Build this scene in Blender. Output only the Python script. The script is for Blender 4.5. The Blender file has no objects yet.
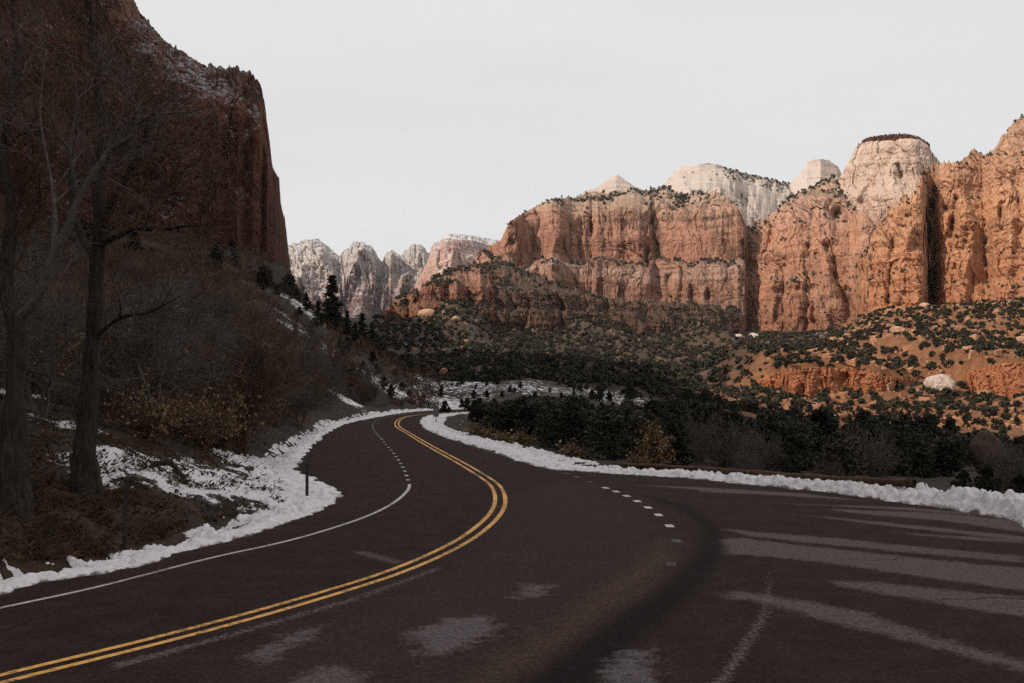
import bpy, math, random
import numpy as np
from math import radians as R
from mathutils import Vector

# ---------------------------------------------------------------- camera, world, sun, exposure
SC = bpy.context.scene
COL = SC.collection
F, CX, CY, HOR, EYE = 995.0, 512.0, 341.5, 385.0, 3.5
PITCH = math.atan((HOR - CY) / F)
cam_d = bpy.data.cameras.new('camera'); cam = bpy.data.objects.new('camera', cam_d); COL.objects.link(cam)
cam_d.sensor_width = 36; cam_d.lens = F / 1024 * 36; cam_d.clip_end = 30000; cam_d.clip_start = 0.1
cam.location = (0, 0, EYE); cam.rotation_euler = (math.pi / 2 + PITCH, 0, 0)
SC.camera = cam

SUN_EL, SUN_AZ = 31.0, 52.0          # azimuth: degrees to the left of straight behind the camera
sx, sy = -math.sin(R(SUN_AZ)), -math.cos(R(SUN_AZ))
sun_dir = Vector((sx * math.cos(R(SUN_EL)), sy * math.cos(R(SUN_EL)), math.sin(R(SUN_EL))))
sl = bpy.data.lights.new('sun', 'SUN'); so = bpy.data.objects.new('sun', sl); COL.objects.link(so)
sl.energy = 4.6; sl.angle = R(0.5); sl.color = (1.0, 0.88, 0.75)
so.rotation_euler = sun_dir.to_track_quat('Z', 'Y').to_euler(); so.location = (0, 0, 400)

W = bpy.data.worlds.new('World'); SC.world = W; W.use_nodes = True
wn, wl = W.node_tree.nodes, W.node_tree.links
bg = wn['Background']; bg.inputs['Strength'].default_value = 0.1
sk = wn.new('ShaderNodeTexSky'); sk.sky_type = 'NISHITA'; sk.sun_disc = False
sk.sun_elevation = R(SUN_EL); sk.sun_rotation = math.atan2(sx, sy); sk.air_density = 1.0; sk.dust_density = 2.0
tc = wn.new('ShaderNodeTexCoord'); mp = wn.new('ShaderNodeMapping'); mp.inputs['Scale'].default_value = (1.2, 1.2, 5)
nz = wn.new('ShaderNodeTexNoise'); nz.inputs['Scale'].default_value = 1.6; nz.inputs['Detail'].default_value = 5
cr = wn.new('ShaderNodeValToRGB'); cr.color_ramp.elements[0].color = (7.8, 7.8, 7.8, 1); cr.color_ramp.elements[1].color = (8.35, 8.33, 8.3, 1)
cr.color_ramp.elements[0].position = .35; cr.color_ramp.elements[1].position = .65
mx = wn.new('ShaderNodeMixRGB'); mx.inputs[0].default_value = 0.93     # thin even cloud veil over the sky
wl.new(tc.outputs['Generated'], mp.inputs[0]); wl.new(mp.outputs[0], nz.inputs['Vector']); wl.new(nz.outputs['Fac'], cr.inputs[0])
wl.new(sk.outputs[0], mx.inputs[1]); wl.new(cr.outputs[0], mx.inputs[2]); wl.new(mx.outputs[0], bg.inputs['Color'])
SC.view_settings.view_transform = 'Standard'; SC.view_settings.look = 'None'
SC.view_settings.exposure = 0.0; SC.view_settings.gamma = 1.0; SC.view_settings.use_curve_mapping = False
SC.render.engine = 'CYCLES'
SC.cycles.max_bounces = 4; SC.cycles.diffuse_bounces = 2; SC.cycles.glossy_bounces = 2
SC.cycles.transparent_max_bounces = 8; SC.cycles.use_denoising = False; SC.cycles.denoiser = 'OPENIMAGEDENOISE'; SC.cycles.denoising_input_passes = 'RGB_ALBEDO_NORMAL'; SC.cycles.sample_clamp_indirect = 2.0; SC.cycles.volume_bounces = 0

# ---------------------------------------------------------------- numeric helpers
cp, sp = math.cos(PITCH), math.sin(PITCH)
def at(px, py, d):
    """world point on the sight line of photo point (px, py) at depth d"""
    px, py, d = np.asarray(px, float), np.asarray(py, float), np.asarray(d, float)
    xc, yc = (px - CX) / F, (CY - py) / F
    Y = cp - yc * sp; Z = sp + yc * cp
    return np.stack([xc / Y * d, d + 0 * px, EYE + Z / Y * d], -1)
def gnd(px, py, z=0.0):
    xc, yc = (px - CX) / F, (CY - py) / F
    Y = cp - yc * sp; Z = sp + yc * cp
    t = (z - EYE) / Z
    return (xc * t, Y * t)
def sstep(a, b, x):
    t = np.clip((x - a) / (b - a), 0, 1); return t * t * (3 - 2 * t)

def _hash(ix, iy, iz, seed):
    h = (ix.astype(np.int64) * 374761393 + iy.astype(np.int64) * 668265263 + iz.astype(np.int64) * 2147483647 + int(seed * 10) * 974634777) & 0xFFFFFFFF
    h = ((h ^ (h >> 13)) * 1274126177) & 0xFFFFFFFF
    h = ((h ^ (h >> 16)) * 2246822519) & 0xFFFFFFFF
    return (h ^ (h >> 15)) & 0xFFFFFFFF
_G = np.random.RandomState(5).normal(size=(256, 3)); _G /= np.linalg.norm(_G, axis=1)[:, None]
def noise(x, y, z=0.0, seed=0):
    x, y, z = np.broadcast_arrays(np.asarray(x, float), np.asarray(y, float), np.asarray(z, float))
    ix, iy, iz = np.floor(x), np.floor(y), np.floor(z)
    fx, fy, fz = x - ix, y - iy, z - iz
    u, v, w = [t * t * t * (t * (t * 6 - 15) + 10) for t in (fx, fy, fz)]
    r = 0
    for dx in (0, 1):
        for dy in (0, 1):
            for dz in (0, 1):
                g = _G[_hash(ix + dx, iy + dy, iz + dz, seed) & 255]
                dot = g[..., 0] * (fx - dx) + g[..., 1] * (fy - dy) + g[..., 2] * (fz - dz)
                r = r + dot * (u if dx else 1 - u) * (v if dy else 1 - v) * (w if dz else 1 - w)
    return r * 1.5
def fbm(x, y, z=0.0, o=4, seed=0, g=0.5):
    r, a = 0, 1.0
    for i in range(o):
        r = r + a * noise(np.asarray(x) * 2**i, np.asarray(y) * 2**i, np.asarray(z) * 2**i, seed + i); a *= g
    return r
def ridged(x, y, z, o=5, seed=0, g=.55):
    r, a, t = 0, 1.0, 0
    for i in range(o):
        k = 2.0**i
        r = r + a * (1 - 2.2 * np.abs(noise(x * k, y * k, z * k, seed + i))); a *= g
    return r
def cells(x, y, z, seed=0):
    """cellular noise: distance to the nearest point, second nearest, value of the cell, offset inside the cell"""
    x, y, z = np.broadcast_arrays(np.asarray(x, float), np.asarray(y, float), np.asarray(z, float))
    ix, iy, iz = np.floor(x), np.floor(y), np.floor(z)
    f1 = np.full(x.shape, 9.0); f2 = np.full(x.shape, 9.0); val = np.zeros(x.shape); ox = np.zeros(x.shape); oz = np.zeros(x.shape)
    for dx in (-1, 0, 1):
        for dy in (-1, 0, 1):
            for dz in (-1, 0, 1):
                h = _hash(ix + dx, iy + dy, iz + dz, seed)
                jx, jy, jz = (h & 255) / 255., ((h >> 8) & 255) / 255., ((h >> 16) & 255) / 255.
                ax, ay, az = ix + dx + jx - x, iy + dy + jy - y, iz + dz + jz - z
                d = np.sqrt(ax * ax + ay * ay + az * az)
                m = d < f1
                f2 = np.where(m, f1, np.minimum(f2, d)); f1 = np.where(m, d, f1)
                val = np.where(m, ((h >> 24) & 255) / 255., val); ox = np.where(m, ax, ox); oz = np.where(m, az, oz)
    return f1, f2, val, ox, oz
def spline(P, step=0.4):
    P = np.asarray(P, float); out = []
    Q = np.vstack([2 * P[0] - P[1], P, 2 * P[-1] - P[-2]])
    for i in range(1, len(Q) - 2):
        p0, p1, p2, p3 = Q[i-1:i+3]
        n = max(2, int(np.linalg.norm(p2 - p1) / step))
        t = np.linspace(0, 1, n, endpoint=False)[:, None]
        out.append(.5 * (2*p1 + (p2-p0)*t + (2*p0-5*p1+4*p2-p3)*t**2 + (3*p1-p0-3*p2+p3)*t**3))
    out.append(P[-1:]); return np.vstack(out)
def resample(P, step):
    s = np.r_[0, np.cumsum(np.linalg.norm(np.diff(P, axis=0), axis=1))]
    q = np.arange(0, s[-1], step)
    return np.stack([np.interp(q, s, P[:, i]) for i in range(P.shape[1])], -1), q
def smooth(P, n):
    for _ in range(n):
        P = P.copy(); P[1:-1] = (P[:-2] + 2 * P[1:-1] + P[2:]) / 4
    return P
def normals2(P):
    t = np.gradient(P[:, :2], axis=0); t /= np.linalg.norm(t, axis=1)[:, None] + 1e-9
    return np.stack([-t[:, 1], t[:, 0]], -1)
def sdist(poly, x, y):
    """signed distance to a closed polygon, positive outside"""
    P = np.asarray(poly, float); x = np.asarray(x, float); y = np.asarray(y, float)
    best = np.full(x.shape, 1e18); ins = np.zeros(x.shape, bool)
    for (ax, ay), (bx, by) in zip(P, np.roll(P, -1, 0)):
        dx, dy = bx - ax, by - ay; L = dx * dx + dy * dy + 1e-12
        t = np.clip(((x - ax) * dx + (y - ay) * dy) / L, 0, 1)
        best = np.minimum(best, (x - ax - t * dx)**2 + (y - ay - t * dy)**2)
        c = ((ay > y) != (by > y)) & (x < (bx - ax) * (y - ay) / (by - ay + 1e-18) + ax)
        ins ^= c
    return np.where(ins, -1, 1) * np.sqrt(best)

# ---------------------------------------------------------------- mesh helpers
def mesh_np(name, V, Q, mats=(), smoothf=False, attrs=None, mi=None):
    V = np.asarray(V, np.float32).reshape(-1, 3); Q = np.asarray(Q, np.int32)
    me = bpy.data.meshes.new(name)
    me.vertices.add(len(V)); me.vertices.foreach_set('co', V.ravel())
    k = Q.shape[1]
    me.loops.add(Q.size); me.loops.foreach_set('vertex_index', Q.ravel())
    me.polygons.add(len(Q)); me.polygons.foreach_set('loop_start', np.arange(len(Q), dtype=np.int32) * k)
    me.polygons.foreach_set('use_smooth', np.full(len(Q), smoothf))
    if mi is not None: me.polygons.foreach_set('material_index', np.asarray(mi, np.int32))
    for m in mats: me.materials.append(m)
    for a, v in (attrs or {}).items():
        at_ = me.attributes.new(a, 'FLOAT', 'POINT'); at_.data.foreach_set('value', np.asarray(v, np.float32).ravel())
    me.update(calc_edges=True); me.validate()
    return me
def grid_q(n, m):
    i = np.arange(n * m).reshape(n, m)
    return np.stack([i[:-1, :-1], i[1:, :-1], i[1:, 1:], i[:-1, 1:]], -1).reshape(-1, 4)
def link(name, me, parent=None, loc=None, rot=None, scale=None, **props):
    o = bpy.data.objects.new(name, me); COL.objects.link(o)
    if parent: o.parent = parent
    if loc is not None: o.location = [float(c) for c in loc]
    if rot is not None: o.rotation_euler = rot
    if scale is not None: o.scale = scale
    for k, v in props.items(): o[k] = v
    return o
def struct(name, me): return link(name, me, kind='structure')
def stuff(name, me): return link(name, me, kind='stuff')
def copy_tree(o, parent=None):
    c = o.copy(); COL.objects.link(c)
    if parent: c.parent = parent
    for ch in list(o.children): copy_tree(ch, c)
    return c
def place(proto, used, loc, rz, s, label, cat, group=None, tilt=(0, 0)):
    """first use moves the prototype itself, later ones are copies of the thing and its parts"""
    o = copy_tree(proto) if proto.name in used else proto
    used.add(proto.name)
    o.location = [float(c) for c in loc]; o.rotation_euler = (tilt[0], tilt[1], rz)
    o.scale = (s, s, s) if np.isscalar(s) else s
    o['label'] = label; o['category'] = cat
    if group: o['group'] = group
    return o

# ---------------------------------------------------------------- material helpers
class M:
    def __init__(s, name):
        s.m = bpy.data.materials.new(name); s.m.use_nodes = True
        s.n, s.l = s.m.node_tree.nodes, s.m.node_tree.links
        s.b = s.n['Principled BSDF']; s.b.inputs['Roughness'].default_value = .9
        s.b.inputs['Specular IOR Level'].default_value = .2
        s.geo = s.n.new('ShaderNodeNewGeometry'); s.pos = s.geo.outputs['Position']
    def obj(s):
        s.pos = s.n.new('ShaderNodeTexCoord').outputs['Object']; return s
    def put(s, sock, v):
        if hasattr(v, 'links') or isinstance(v, bpy.types.NodeSocket): s.l.new(v, sock)
        elif isinstance(v, tuple) and len(v) == 3: sock.default_value = (*v, 1) if len(sock.default_value) == 4 else v
        else: sock.default_value = v
    def math(s, op, a, b=0.0, c=None, clamp=False):
        n = s.n.new('ShaderNodeMath'); n.operation = op; n.use_clamp = clamp
        s.put(n.inputs[0], a); s.put(n.inputs[1], b)
        if c is not None: s.put(n.inputs[2], c)
        return n.outputs[0]
    def noise(s, scale, detail=4, rough=.55, vec=None, st=None):
        n = s.n.new('ShaderNodeTexNoise'); n.inputs['Scale'].default_value = scale
        n.inputs['Detail'].default_value = detail; n.inputs['Roughness'].default_value = rough
        v = vec or s.pos
        if st:
            mm = s.n.new('ShaderNodeMapping'); mm.inputs['Scale'].default_value = st; s.l.new(v, mm.inputs[0]); v = mm.outputs[0]
        s.l.new(v, n.inputs['Vector']); return n.outputs['Fac']
    def ramp(s, f, stops, interp='LINEAR'):
        n = s.n.new('ShaderNodeValToRGB'); e = n.color_ramp.elements; n.color_ramp.interpolation = interp
        while len(e) < len(stops): e.new(.5)
        for el, (p, c) in zip(e, stops):
            el.position = p; el.color = (c, c, c, 1) if np.isscalar(c) else (*c, 1)
        s.put(n.inputs[0], f); return n.outputs[0]
    def mix(s, f, a, b, mode='MIX'):
        n = s.n.new('ShaderNodeMixRGB'); n.blend_type = mode
        s.put(n.inputs[0], f); s.put(n.inputs[1], a); s.put(n.inputs[2], b); return n.outputs[0]
    def attr(s, name):
        n = s.n.new('ShaderNodeAttribute'); n.attribute_name = name; return n.outputs['Fac']
    def bump(s, h, strength, dist):
        n = s.n.new('ShaderNodeBump'); n.inputs['Strength'].default_value = strength; n.inputs['Distance'].default_value = dist
        s.l.new(h, n.inputs['Height']); s.l.new(n.outputs[0], s.b.inputs['Normal']); return s
    def rnd(s):
        return s.n.new('ShaderNodeObjectInfo').outputs['Random']
    def out(s, c, rough=None):
        s.put(s.b.inputs['Base Color'], c)
        if rough is not None: s.put(s.b.inputs['Roughness'], rough)
        return s.m

def simple(name, c1, c2, scale, bump=0.0, detail=4, rough=.9):
    m = M(name).obj(); f = m.noise(scale, detail)
    if bump: m.bump(f, .7, bump)
    return m.out(m.ramp(f, [(.3, c1), (.7, c2)]), rough)
def leaf_mat(name, c1, c2, rand=.35):
    m = M(name).obj(); f = m.noise(1.3, 3)
    c = m.ramp(f, [(.3, c1), (.7, c2)])
    k = m.math('MULTIPLY_ADD', m.rnd(), rand, 1 - rand / 2)
    return m.out(m.mix(1.0, c, k, 'MULTIPLY'))

def rock_mat(name, stops, z0, z1, warp=.06, streak=.5, streak_c=(.05, .03, .025), sc=1.0, flat=(.10, .075, .05), snow=0.0, pale=.3, pale_c=(.55, .42, .33), seedv=0.0, flat0=.55):
    m = M(name)
    sepn = m.n.new('ShaderNodeSeparateXYZ'); m.l.new(m.pos, sepn.inputs[0]); z = sepn.outputs[2]
    wv = m.noise(.012 * sc, 5, .6)
    h = m.math('DIVIDE', m.math('SUBTRACT', z, z0), z1 - z0)
    h = m.math('ADD', h, m.math('MULTIPLY', m.math('SUBTRACT', wv, .5), warp * 4))
    c = m.ramp(h, stops)
    # thin beds
    bed = m.noise(.35 * sc, 4, .65, st=(.05, .05, 1.0))
    c = m.mix(m.math('MULTIPLY', m.ramp(bed, [(.35, 0.0), (.7, 1.0)]), .35), c, m.mix(1.0, c, (.55, .50, .48), 'MULTIPLY'))
    # blotches of paler rock
    bl = m.noise(.045 * sc, 6, .65, st=(1, 1, .8))
    c = m.mix(m.math('MULTIPLY', m.ramp(bl, [(.5, 0.0), (.72, 1.0)]), pale), c, pale_c)
    # water and varnish streaks running down
    s1 = m.noise(.22 * sc, 6, .75, st=(1, 1, .045)); s2 = m.noise(.022 * sc, 4, .55)
    sf = m.math('MULTIPLY', m.ramp(s1, [(.47, 0.0), (.57, 1.0)]), m.ramp(s2, [(.38, .1), (.58, 1.0)]))
    c = m.mix(m.math('MULTIPLY', sf, streak), c, streak_c)
    fine = m.noise(.5 * sc, 6, .7)
    c = m.mix(1.0, c, m.ramp(fine, [(.3, .72), (.7, 1.22)]), 'MULTIPLY')
    nsep = m.n.new('ShaderNodeSeparateXYZ'); m.l.new(m.geo.outputs['Normal'], nsep.inputs[0])
    up = m.math('ADD', nsep.outputs[2], m.math('MULTIPLY', m.math('SUBTRACT', m.noise(.12 * sc, 5, .7), .5), .9))
    c = m.mix(m.math('MULTIPLY', m.ramp(up, [(flat0, 0.0), (flat0 + .2, 1.0)]), .75), c, flat)
    if snow:
        sn = m.math('ADD', nsep.outputs[2], m.math('MULTIPLY', m.math('SUBTRACT', m.noise(.09 * sc, 6, .75), .5), 1.6))
        c = m.mix(m.math('MULTIPLY', m.ramp(sn, [(.72, 0.0), (.85, 1.0)]), snow), c, (.72, .74, .78))
    hb = m.math('ADD', m.noise(.25 * sc, 8, .72), m.math('MULTIPLY', bed, .5))
    m.bump(hb, .9, 1.4 / sc)
    return m.out(c)

# ---------------------------------------------------------------- road geometry, traced on the ground
L_EDGE = [gnd(*p) for p in [(0,592),(60,580),(130,565),(200,548),(260,530),(300,518),(330,506),(343,496),(335,488.5),(318,481),(302,473),(298,463),(309,449),(325,434),(345,424),(368,419),(390,415),(410,412.2),(436,410.4),(475,409)]]
R_EDGE = [gnd(*p) for p in [(490,412.2),(455,413.6),(430,416),(421,421),(425,428),(448,438.5),(484,449),(514,459.5),(546,468),(600,473),(668,477),(737,483.5),(805,490),(873,498.5),(943,508),(984,515),(1024,522),(1130,545)]]
PAVED = np.array([(-19,-20),(-15,-2),(-12,7)] + L_EDGE + R_EDGE + [(26,10),(34,-4),(32,-20)])
L_PATH = resample(spline([(-15,-2),(-12,7)] + L_EDGE, .3), .3)[0]
R_PATH = resample(spline(R_EDGE + [(26,10),(34,-4)], .3), .3)[0]

# ---------------------------------------------------------------- terrain height
CT = []   # (x, y, z)
for p in PAVED: CT.append((p[0], p[1], 0.0))
for p in [(0,12),(0,25),(0,40),(-5,20),(8,20),(-6,70),(-9,100),(-12,45),(5,0),(0,-15)]: CT.append((*p, 0.0))
for px, py, d in [
    (0,520,18.8),(90,515,22.5),(0,470,23),(88,490,24.5),(120,455,27),(160,470,28.5),(220,468,33),(270,458,43),(0,400,34),(60,385,40),(150,410,42),(230,415,52),(270,430,55),(300,420,72),
    (330,408,98),(360,403,122),(400,399,150),(0,310,75),(150,330,80),(250,350,95),(300,365,110),(340,365,140),(0,260,130),(120,272,140),(200,285,140),(285,294,190),(320,316,190),
    (350,338,195),(380,356,200),(410,378,210),(440,393,225),(0,235,230),(150,252,260),(220,262,280),(285,272,310),
    (440,407,165),(500,403,168),(560,403,172),(640,408,180),(452,382,212),(500,379,222),(560,382,220),(620,386,220),(670,398,215),(500,420,110),(460,424,100),(530,440,75),(600,462,46),(690,466,52),(760,474,46),(860,480,42),(1000,492,34),
    (600,440,95),(700,440,120),(850,450,110),(1000,455,110),(750,455,75),(950,462,75),(1100,470,70),(1100,455,120),
    (600,381,300),(500,371,330),(560,362,600),(480,342,780),(420,330,900),(390,322,930),(600,338,980),(700,342,930),(680,376,500),(740,362,760),(780,338,960),(700,396,300),
    (724,410,255),(760,388,330),(800,360,430),(830,341,500),(860,320,585),(900,418,250),(1000,428,235),(900,378,350),(1024,398,310),(950,342,450),(1024,345,430),(1024,303,580),(930,311,585),
    (1120,300,570),(1200,420,220),(1150,350,400),(800,425,200),(650,415,200)]:
    CT.append(tuple(at(px, py, d)))
for px, d, z in [(300,300,22),(350,340,12),(420,300,2),(330,500,18),(380,620,20),(760,470,2),(800,580,5),(850,720,18),(450,500,12),
                 (330,2000,60),(512,2000,90),(700,2000,120),(900,2000,150),(150,1500,80),(100,3500,100),(400,4500,140),(800,4500,200),]:
    CT.append(((px - CX) / F * d, d, z))
CT += [(-28,10,3.5),(-60,10,12),(-110,0,28),(-170,80,45),(-150,-100,40),(-40,-40,6),(60,-40,-4),(120,0,-9),(150,80,-9),(200,-100,-10),(-100,-400,40),(200,-500,-10),(0,-200,4),(0,-1000,0),
       (-300,300,80),(500,300,30),(500,0,-5),(-800,-800,60),(900,-900,10),(0,-5000,50),(-5000,0,100),(5000,0,100),(-900,600,90),(420,560,55)]
CT = np.array(CT)
def _lp(x, y):
    r = np.sqrt(x * x + y * y) + 4.0
    return np.stack([np.arctan2(x, y) * 1.6, np.log(r)], -1), r
_u, _r = _lp(CT[:, 0], CT[:, 1]); _s = CT[:, 2] / _r; _n = len(CT)
_K = np.linalg.norm(_u[:, None] - _u[None], axis=-1)**1.4 + np.eye(_n) * -1e-3
_A = np.zeros((_n + 3, _n + 3)); _A[:_n, :_n] = _K; _P = np.c_[np.ones(_n), _u]; _A[:_n, _n:] = _P; _A[_n:, :_n] = _P.T
_w = np.linalg.solve(_A, np.r_[_s, 0, 0, 0])
LEDGE = np.array([at(px, 380, d)[:2] for px, d in [(735,318),(757,318),(775,312),(792,300),(820,302),(850,306),(880,306),(905,318),(925,330),(960,322),(990,308),(1030,304),(1090,300),(1150,296)]])
LEDGE_H = np.array([0,3,7,9,9,9,7,4.5,3,6,10.5,11.5,11,0])
def H0(x, y):
    sh = np.shape(x); x = np.ravel(np.asarray(x, float)); y = np.ravel(np.asarray(y, float)); out = np.empty(len(x))
    for i in range(0, len(x), 20000):
        u, r = _lp(x[i:i+20000], y[i:i+20000])
        k = np.linalg.norm(u[:, None] - _u[None], axis=-1)**1.4
        out[i:i+20000] = (k @ _w[:_n] + _w[_n] + u @ _w[_n+1:]) * r
    lx, ly = LEDGE[:, 0], LEDGE[:, 1]
    yc = np.interp(x, lx, ly); hh = np.interp(x, lx, LEDGE_H, left=0, right=0)
    out += hh * sstep(-2, 4, y - yc) * (1 - sstep(60, 160, y - yc)) * (x > lx[0]) * (x < lx[-1])
    return out.reshape(sh)
def H(x, y, fine=True):
    x = np.asarray(x, float); y = np.asarray(y, float)
    z = H0(x, y); r = np.sqrt(x * x + y * y)
    if fine:
        k = sstep(8, 300, r)
        z = z + 2.2 * sstep(200, 330, y) * (1 - sstep(900, 1300, y)) * ridged(x / 38, y / 38, 0, 5, 19, .55) * .6
        z = z + (.35 + 1.2 * k) * fbm(x / 9, y / 9, 0, 4, 11) * .6 + 3.0 * k * sstep(150, 500, r) * fbm(x / 60, y / 60, 0, 4, 12) * .8
        z = z + .10 * fbm(x / 1.1, y / 1.1, 0, 3, 14) * (1 - sstep(60, 150, r))
    z = z + sstep(700, 900, y) * (1 - sstep(1080, 1300, y)) * np.maximum(0, 6 + 24 * fbm(x / 75, 3.7, 0, 3, 61)) * sstep(-.14, -.08, x / np.maximum(y, 1)) * (1 - sstep(.22, .27, x / np.maximum(y, 1)))
    sd = np.where(r < 260, sdist(PAVED, x, y), 99)
    w = sstep(-.3, 2.4, sd)
    return -.35 * (1 - w) + z * w
def hz(x, y): return float(H(np.array([x]), np.array([y]))[0])

ang = np.concatenate([np.linspace(-180, -50, 66)[:-1], np.linspace(-50, -34, 60)[:-1], np.linspace(-34, 34, 620), np.linspace(34, 60, 60)[1:], np.linspace(60, 180, 62)[1:]])
rad = np.concatenate([np.linspace(2, 9, 10)[:-1], np.geomspace(9, 70, 190)[:-1], np.geomspace(70, 1200, 190)[:-1], np.geomspace(1200, 5700, 36)])
AA, RR = np.meshgrid(np.radians(ang), rad, indexing='ij')
TX, TY = RR * np.sin(AA), RR * np.cos(AA)
TZ = H(TX, TY)
def blob(spec):
    v = np.zeros(TX.shape)
    for px, py, d, rx, ry, wgt in spec:
        p = at(px, py, d)
        v = np.maximum(v, wgt * np.exp(-(((TX - p[0]) / rx)**2 + ((TY - p[1]) / ry)**2)))
    return v
snow_w = blob([(118,468,26.5,2.0,2.2,.92),(150,488,27,2.6,2.2,.95),(200,500,29,3.2,2.6,.95),(250,505,31,3.5,3,.95),(290,500,33,3,4,1.0),(300,470,42,2.0,6,.95),(60,430,31,2.0,1.5,.85),(15,405,36,2,2,.72),
    (140,385,48,2,2,.8),(150,310,95,5,6,.9),(170,312,108,8,5,.9),(255,330,110,4,7,.85),(300,330,150,5,9,.85),(293,288,185,7,6,.85),(308,300,180,5,6,.8),(285,300,160,5,6,.78),(330,360,150,5,9,.85),(360,372,150,5,12,.85),(345,392,110,3,6,.9),
    (455,394,185,20,26,.60),(480,386,200,20,22,.66),(520,388,200,26,24,.64),(560,392,200,22,20,.62),(600,392,205,20,20,.70),(640,402,200,12,12,.62),(415,400,160,12,18,.78),(440,404,165,12,16,.85),(425,388,200,10,14,.72),
    (830,460,70,5,5,.72),(700,455,85,4,4,.68),(880,455,90,6,6,.75),(930,440,120,6,6,.75),(600,330,900,120,150,.45),(480,370,480,80,120,.62)])
red_w = np.clip(sstep(150, 260, TY + .2 * TX) * sstep(0.12, .24, TX / np.maximum(TY, 1)), 0, 1) + .55 * sstep(330, 500, TY) * sstep(-.16, .12, TX / np.maximum(TY, 1))
red_w = np.clip(red_w, 0, 1); tal_w = sstep(300, 380, TY) * (1 - sstep(-10, 25, TX - np.interp(TY, [230,330,430,500,585,700,1000], [47,80,122,150,195,260,430])))
dry_w = blob([(30,520,21,6,4,1.0),(100,520,22.5,4,3,1.0),(150,510,25,3,2,.6),(380,362,190,14,10,1.2),(360,350,185,12,14,.8),(300,425,75,6,6,.7),(520,445,70,6,8,.8),(480,432,85,6,8,.9)])

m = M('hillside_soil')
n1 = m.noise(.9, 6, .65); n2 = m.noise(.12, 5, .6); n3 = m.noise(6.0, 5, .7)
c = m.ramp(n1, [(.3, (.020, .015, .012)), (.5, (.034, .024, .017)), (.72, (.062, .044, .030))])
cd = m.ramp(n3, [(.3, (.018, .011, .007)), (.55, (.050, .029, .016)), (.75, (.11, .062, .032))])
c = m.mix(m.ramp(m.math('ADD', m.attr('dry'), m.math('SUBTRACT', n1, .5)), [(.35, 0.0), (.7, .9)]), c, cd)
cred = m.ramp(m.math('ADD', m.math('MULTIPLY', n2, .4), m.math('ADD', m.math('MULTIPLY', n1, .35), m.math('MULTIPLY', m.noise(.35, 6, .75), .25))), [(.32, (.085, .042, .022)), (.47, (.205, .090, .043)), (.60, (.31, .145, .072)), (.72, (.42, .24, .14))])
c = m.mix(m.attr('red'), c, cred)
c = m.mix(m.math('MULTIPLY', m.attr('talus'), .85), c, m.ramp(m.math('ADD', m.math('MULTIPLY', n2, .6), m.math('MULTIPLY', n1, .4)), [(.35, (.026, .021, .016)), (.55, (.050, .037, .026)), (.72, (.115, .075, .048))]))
sn = m.math('ADD', m.attr('snow'), m.math('ADD', m.math('MULTIPLY', m.math('SUBTRACT', m.noise(1.1, 7, .75), .5), 1.9), m.math('MULTIPLY', m.math('SUBTRACT', m.noise(.12, 4, .6), .5), .5)))
snf = m.ramp(sn, [(.64, 0.0), (.69, 1.0)])
c = m.mix(snf, c, (.71, .675, .685))
m.bump(m.math('ADD', m.math('ADD', n3, m.math('MULTIPLY', snf, .8)), m.math('MULTIPLY', m.attr('red'), m.math('MULTIPLY', m.noise(.5, 7, .75), 14.0))), .9, .12)
soil = m.out(c)
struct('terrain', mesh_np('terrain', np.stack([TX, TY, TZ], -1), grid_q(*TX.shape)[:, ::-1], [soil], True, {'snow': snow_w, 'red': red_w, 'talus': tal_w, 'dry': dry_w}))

# ---------------------------------------------------------------- asphalt
ys = np.concatenate([np.linspace(-20, 6, 14)[:-1], np.geomspace(6, 175, 380)])
cs = np.linspace(-1.35, 1.35, 620)
C2, Y2 = np.meshgrid(cs, ys, indexing='ij'); X2 = C2 * (np.maximum(Y2, 6) * .42 + 10)
sdA = sdist(PAVED, X2, Y2)
def gpoly(P): return [gnd(*p) for p in P]
def z7(P): return gpoly([(640 + x / 2.667, 480 + y / 2.667) for x, y in P])
def soft(polys, wid):
    v = np.zeros(X2.shape)
    for P in polys:
        P = np.array(P); lo, hi = P.min(0) - 2, P.max(0) + 2
        k = (X2 > lo[0]) & (X2 < hi[0]) & (Y2 > lo[1]) & (Y2 < hi[1])
        v[k] = np.maximum(v[k], np.clip(.5 - sdist(P, X2[k], Y2[k]) / wid, 0, 1))
    return v
pale_p = [z7([(215,160),(260,153),(400,170),(700,203),(1024,235),(1180,250),(1180,315),(1024,297),(800,266),(500,222),(350,206),(230,196)]),
          z7([(212,300),(280,298),(450,322),(600,352),(800,422),(1024,482),(1180,520),(1180,560),(1024,514),(760,442),(500,378),(330,328),(230,314)]),
          z7([(500,268),(640,273),(900,300),(1024,310),(1180,325),(1180,390),(1024,367),(850,340),(640,302),(540,287)]),
          z7([(210,128),(300,137),(500,152),(700,173),(1024,203),(1024,221),(700,192),(450,168),(280,148)]),
          z7([(410,90),(650,112),(1024,150),(1150,162),(1150,172),(1024,162),(650,122)]),
          z7([(480,76),(800,88),(1024,108),(1150,122),(1150,160),(1024,140),(800,108),(560,88)]),
          z7([(650,138),(900,152),(1024,160),(1024,168),(900,162)]),
          z7([(330,60),(700,72),(1024,98),(1024,104),(700,80)]),
          gpoly([(633,485),(700,487),(800,493),(870,501),(800,497),(700,490)]),
          gpoly([(700,490),(790,494),(790,496),(700,492)]),
          gpoly([(351,551),(370,552),(400,561),(396,564),(365,557)]),
          gpoly([(330,665),(300,676),(280,690),(350,690),(365,672)])]
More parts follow.
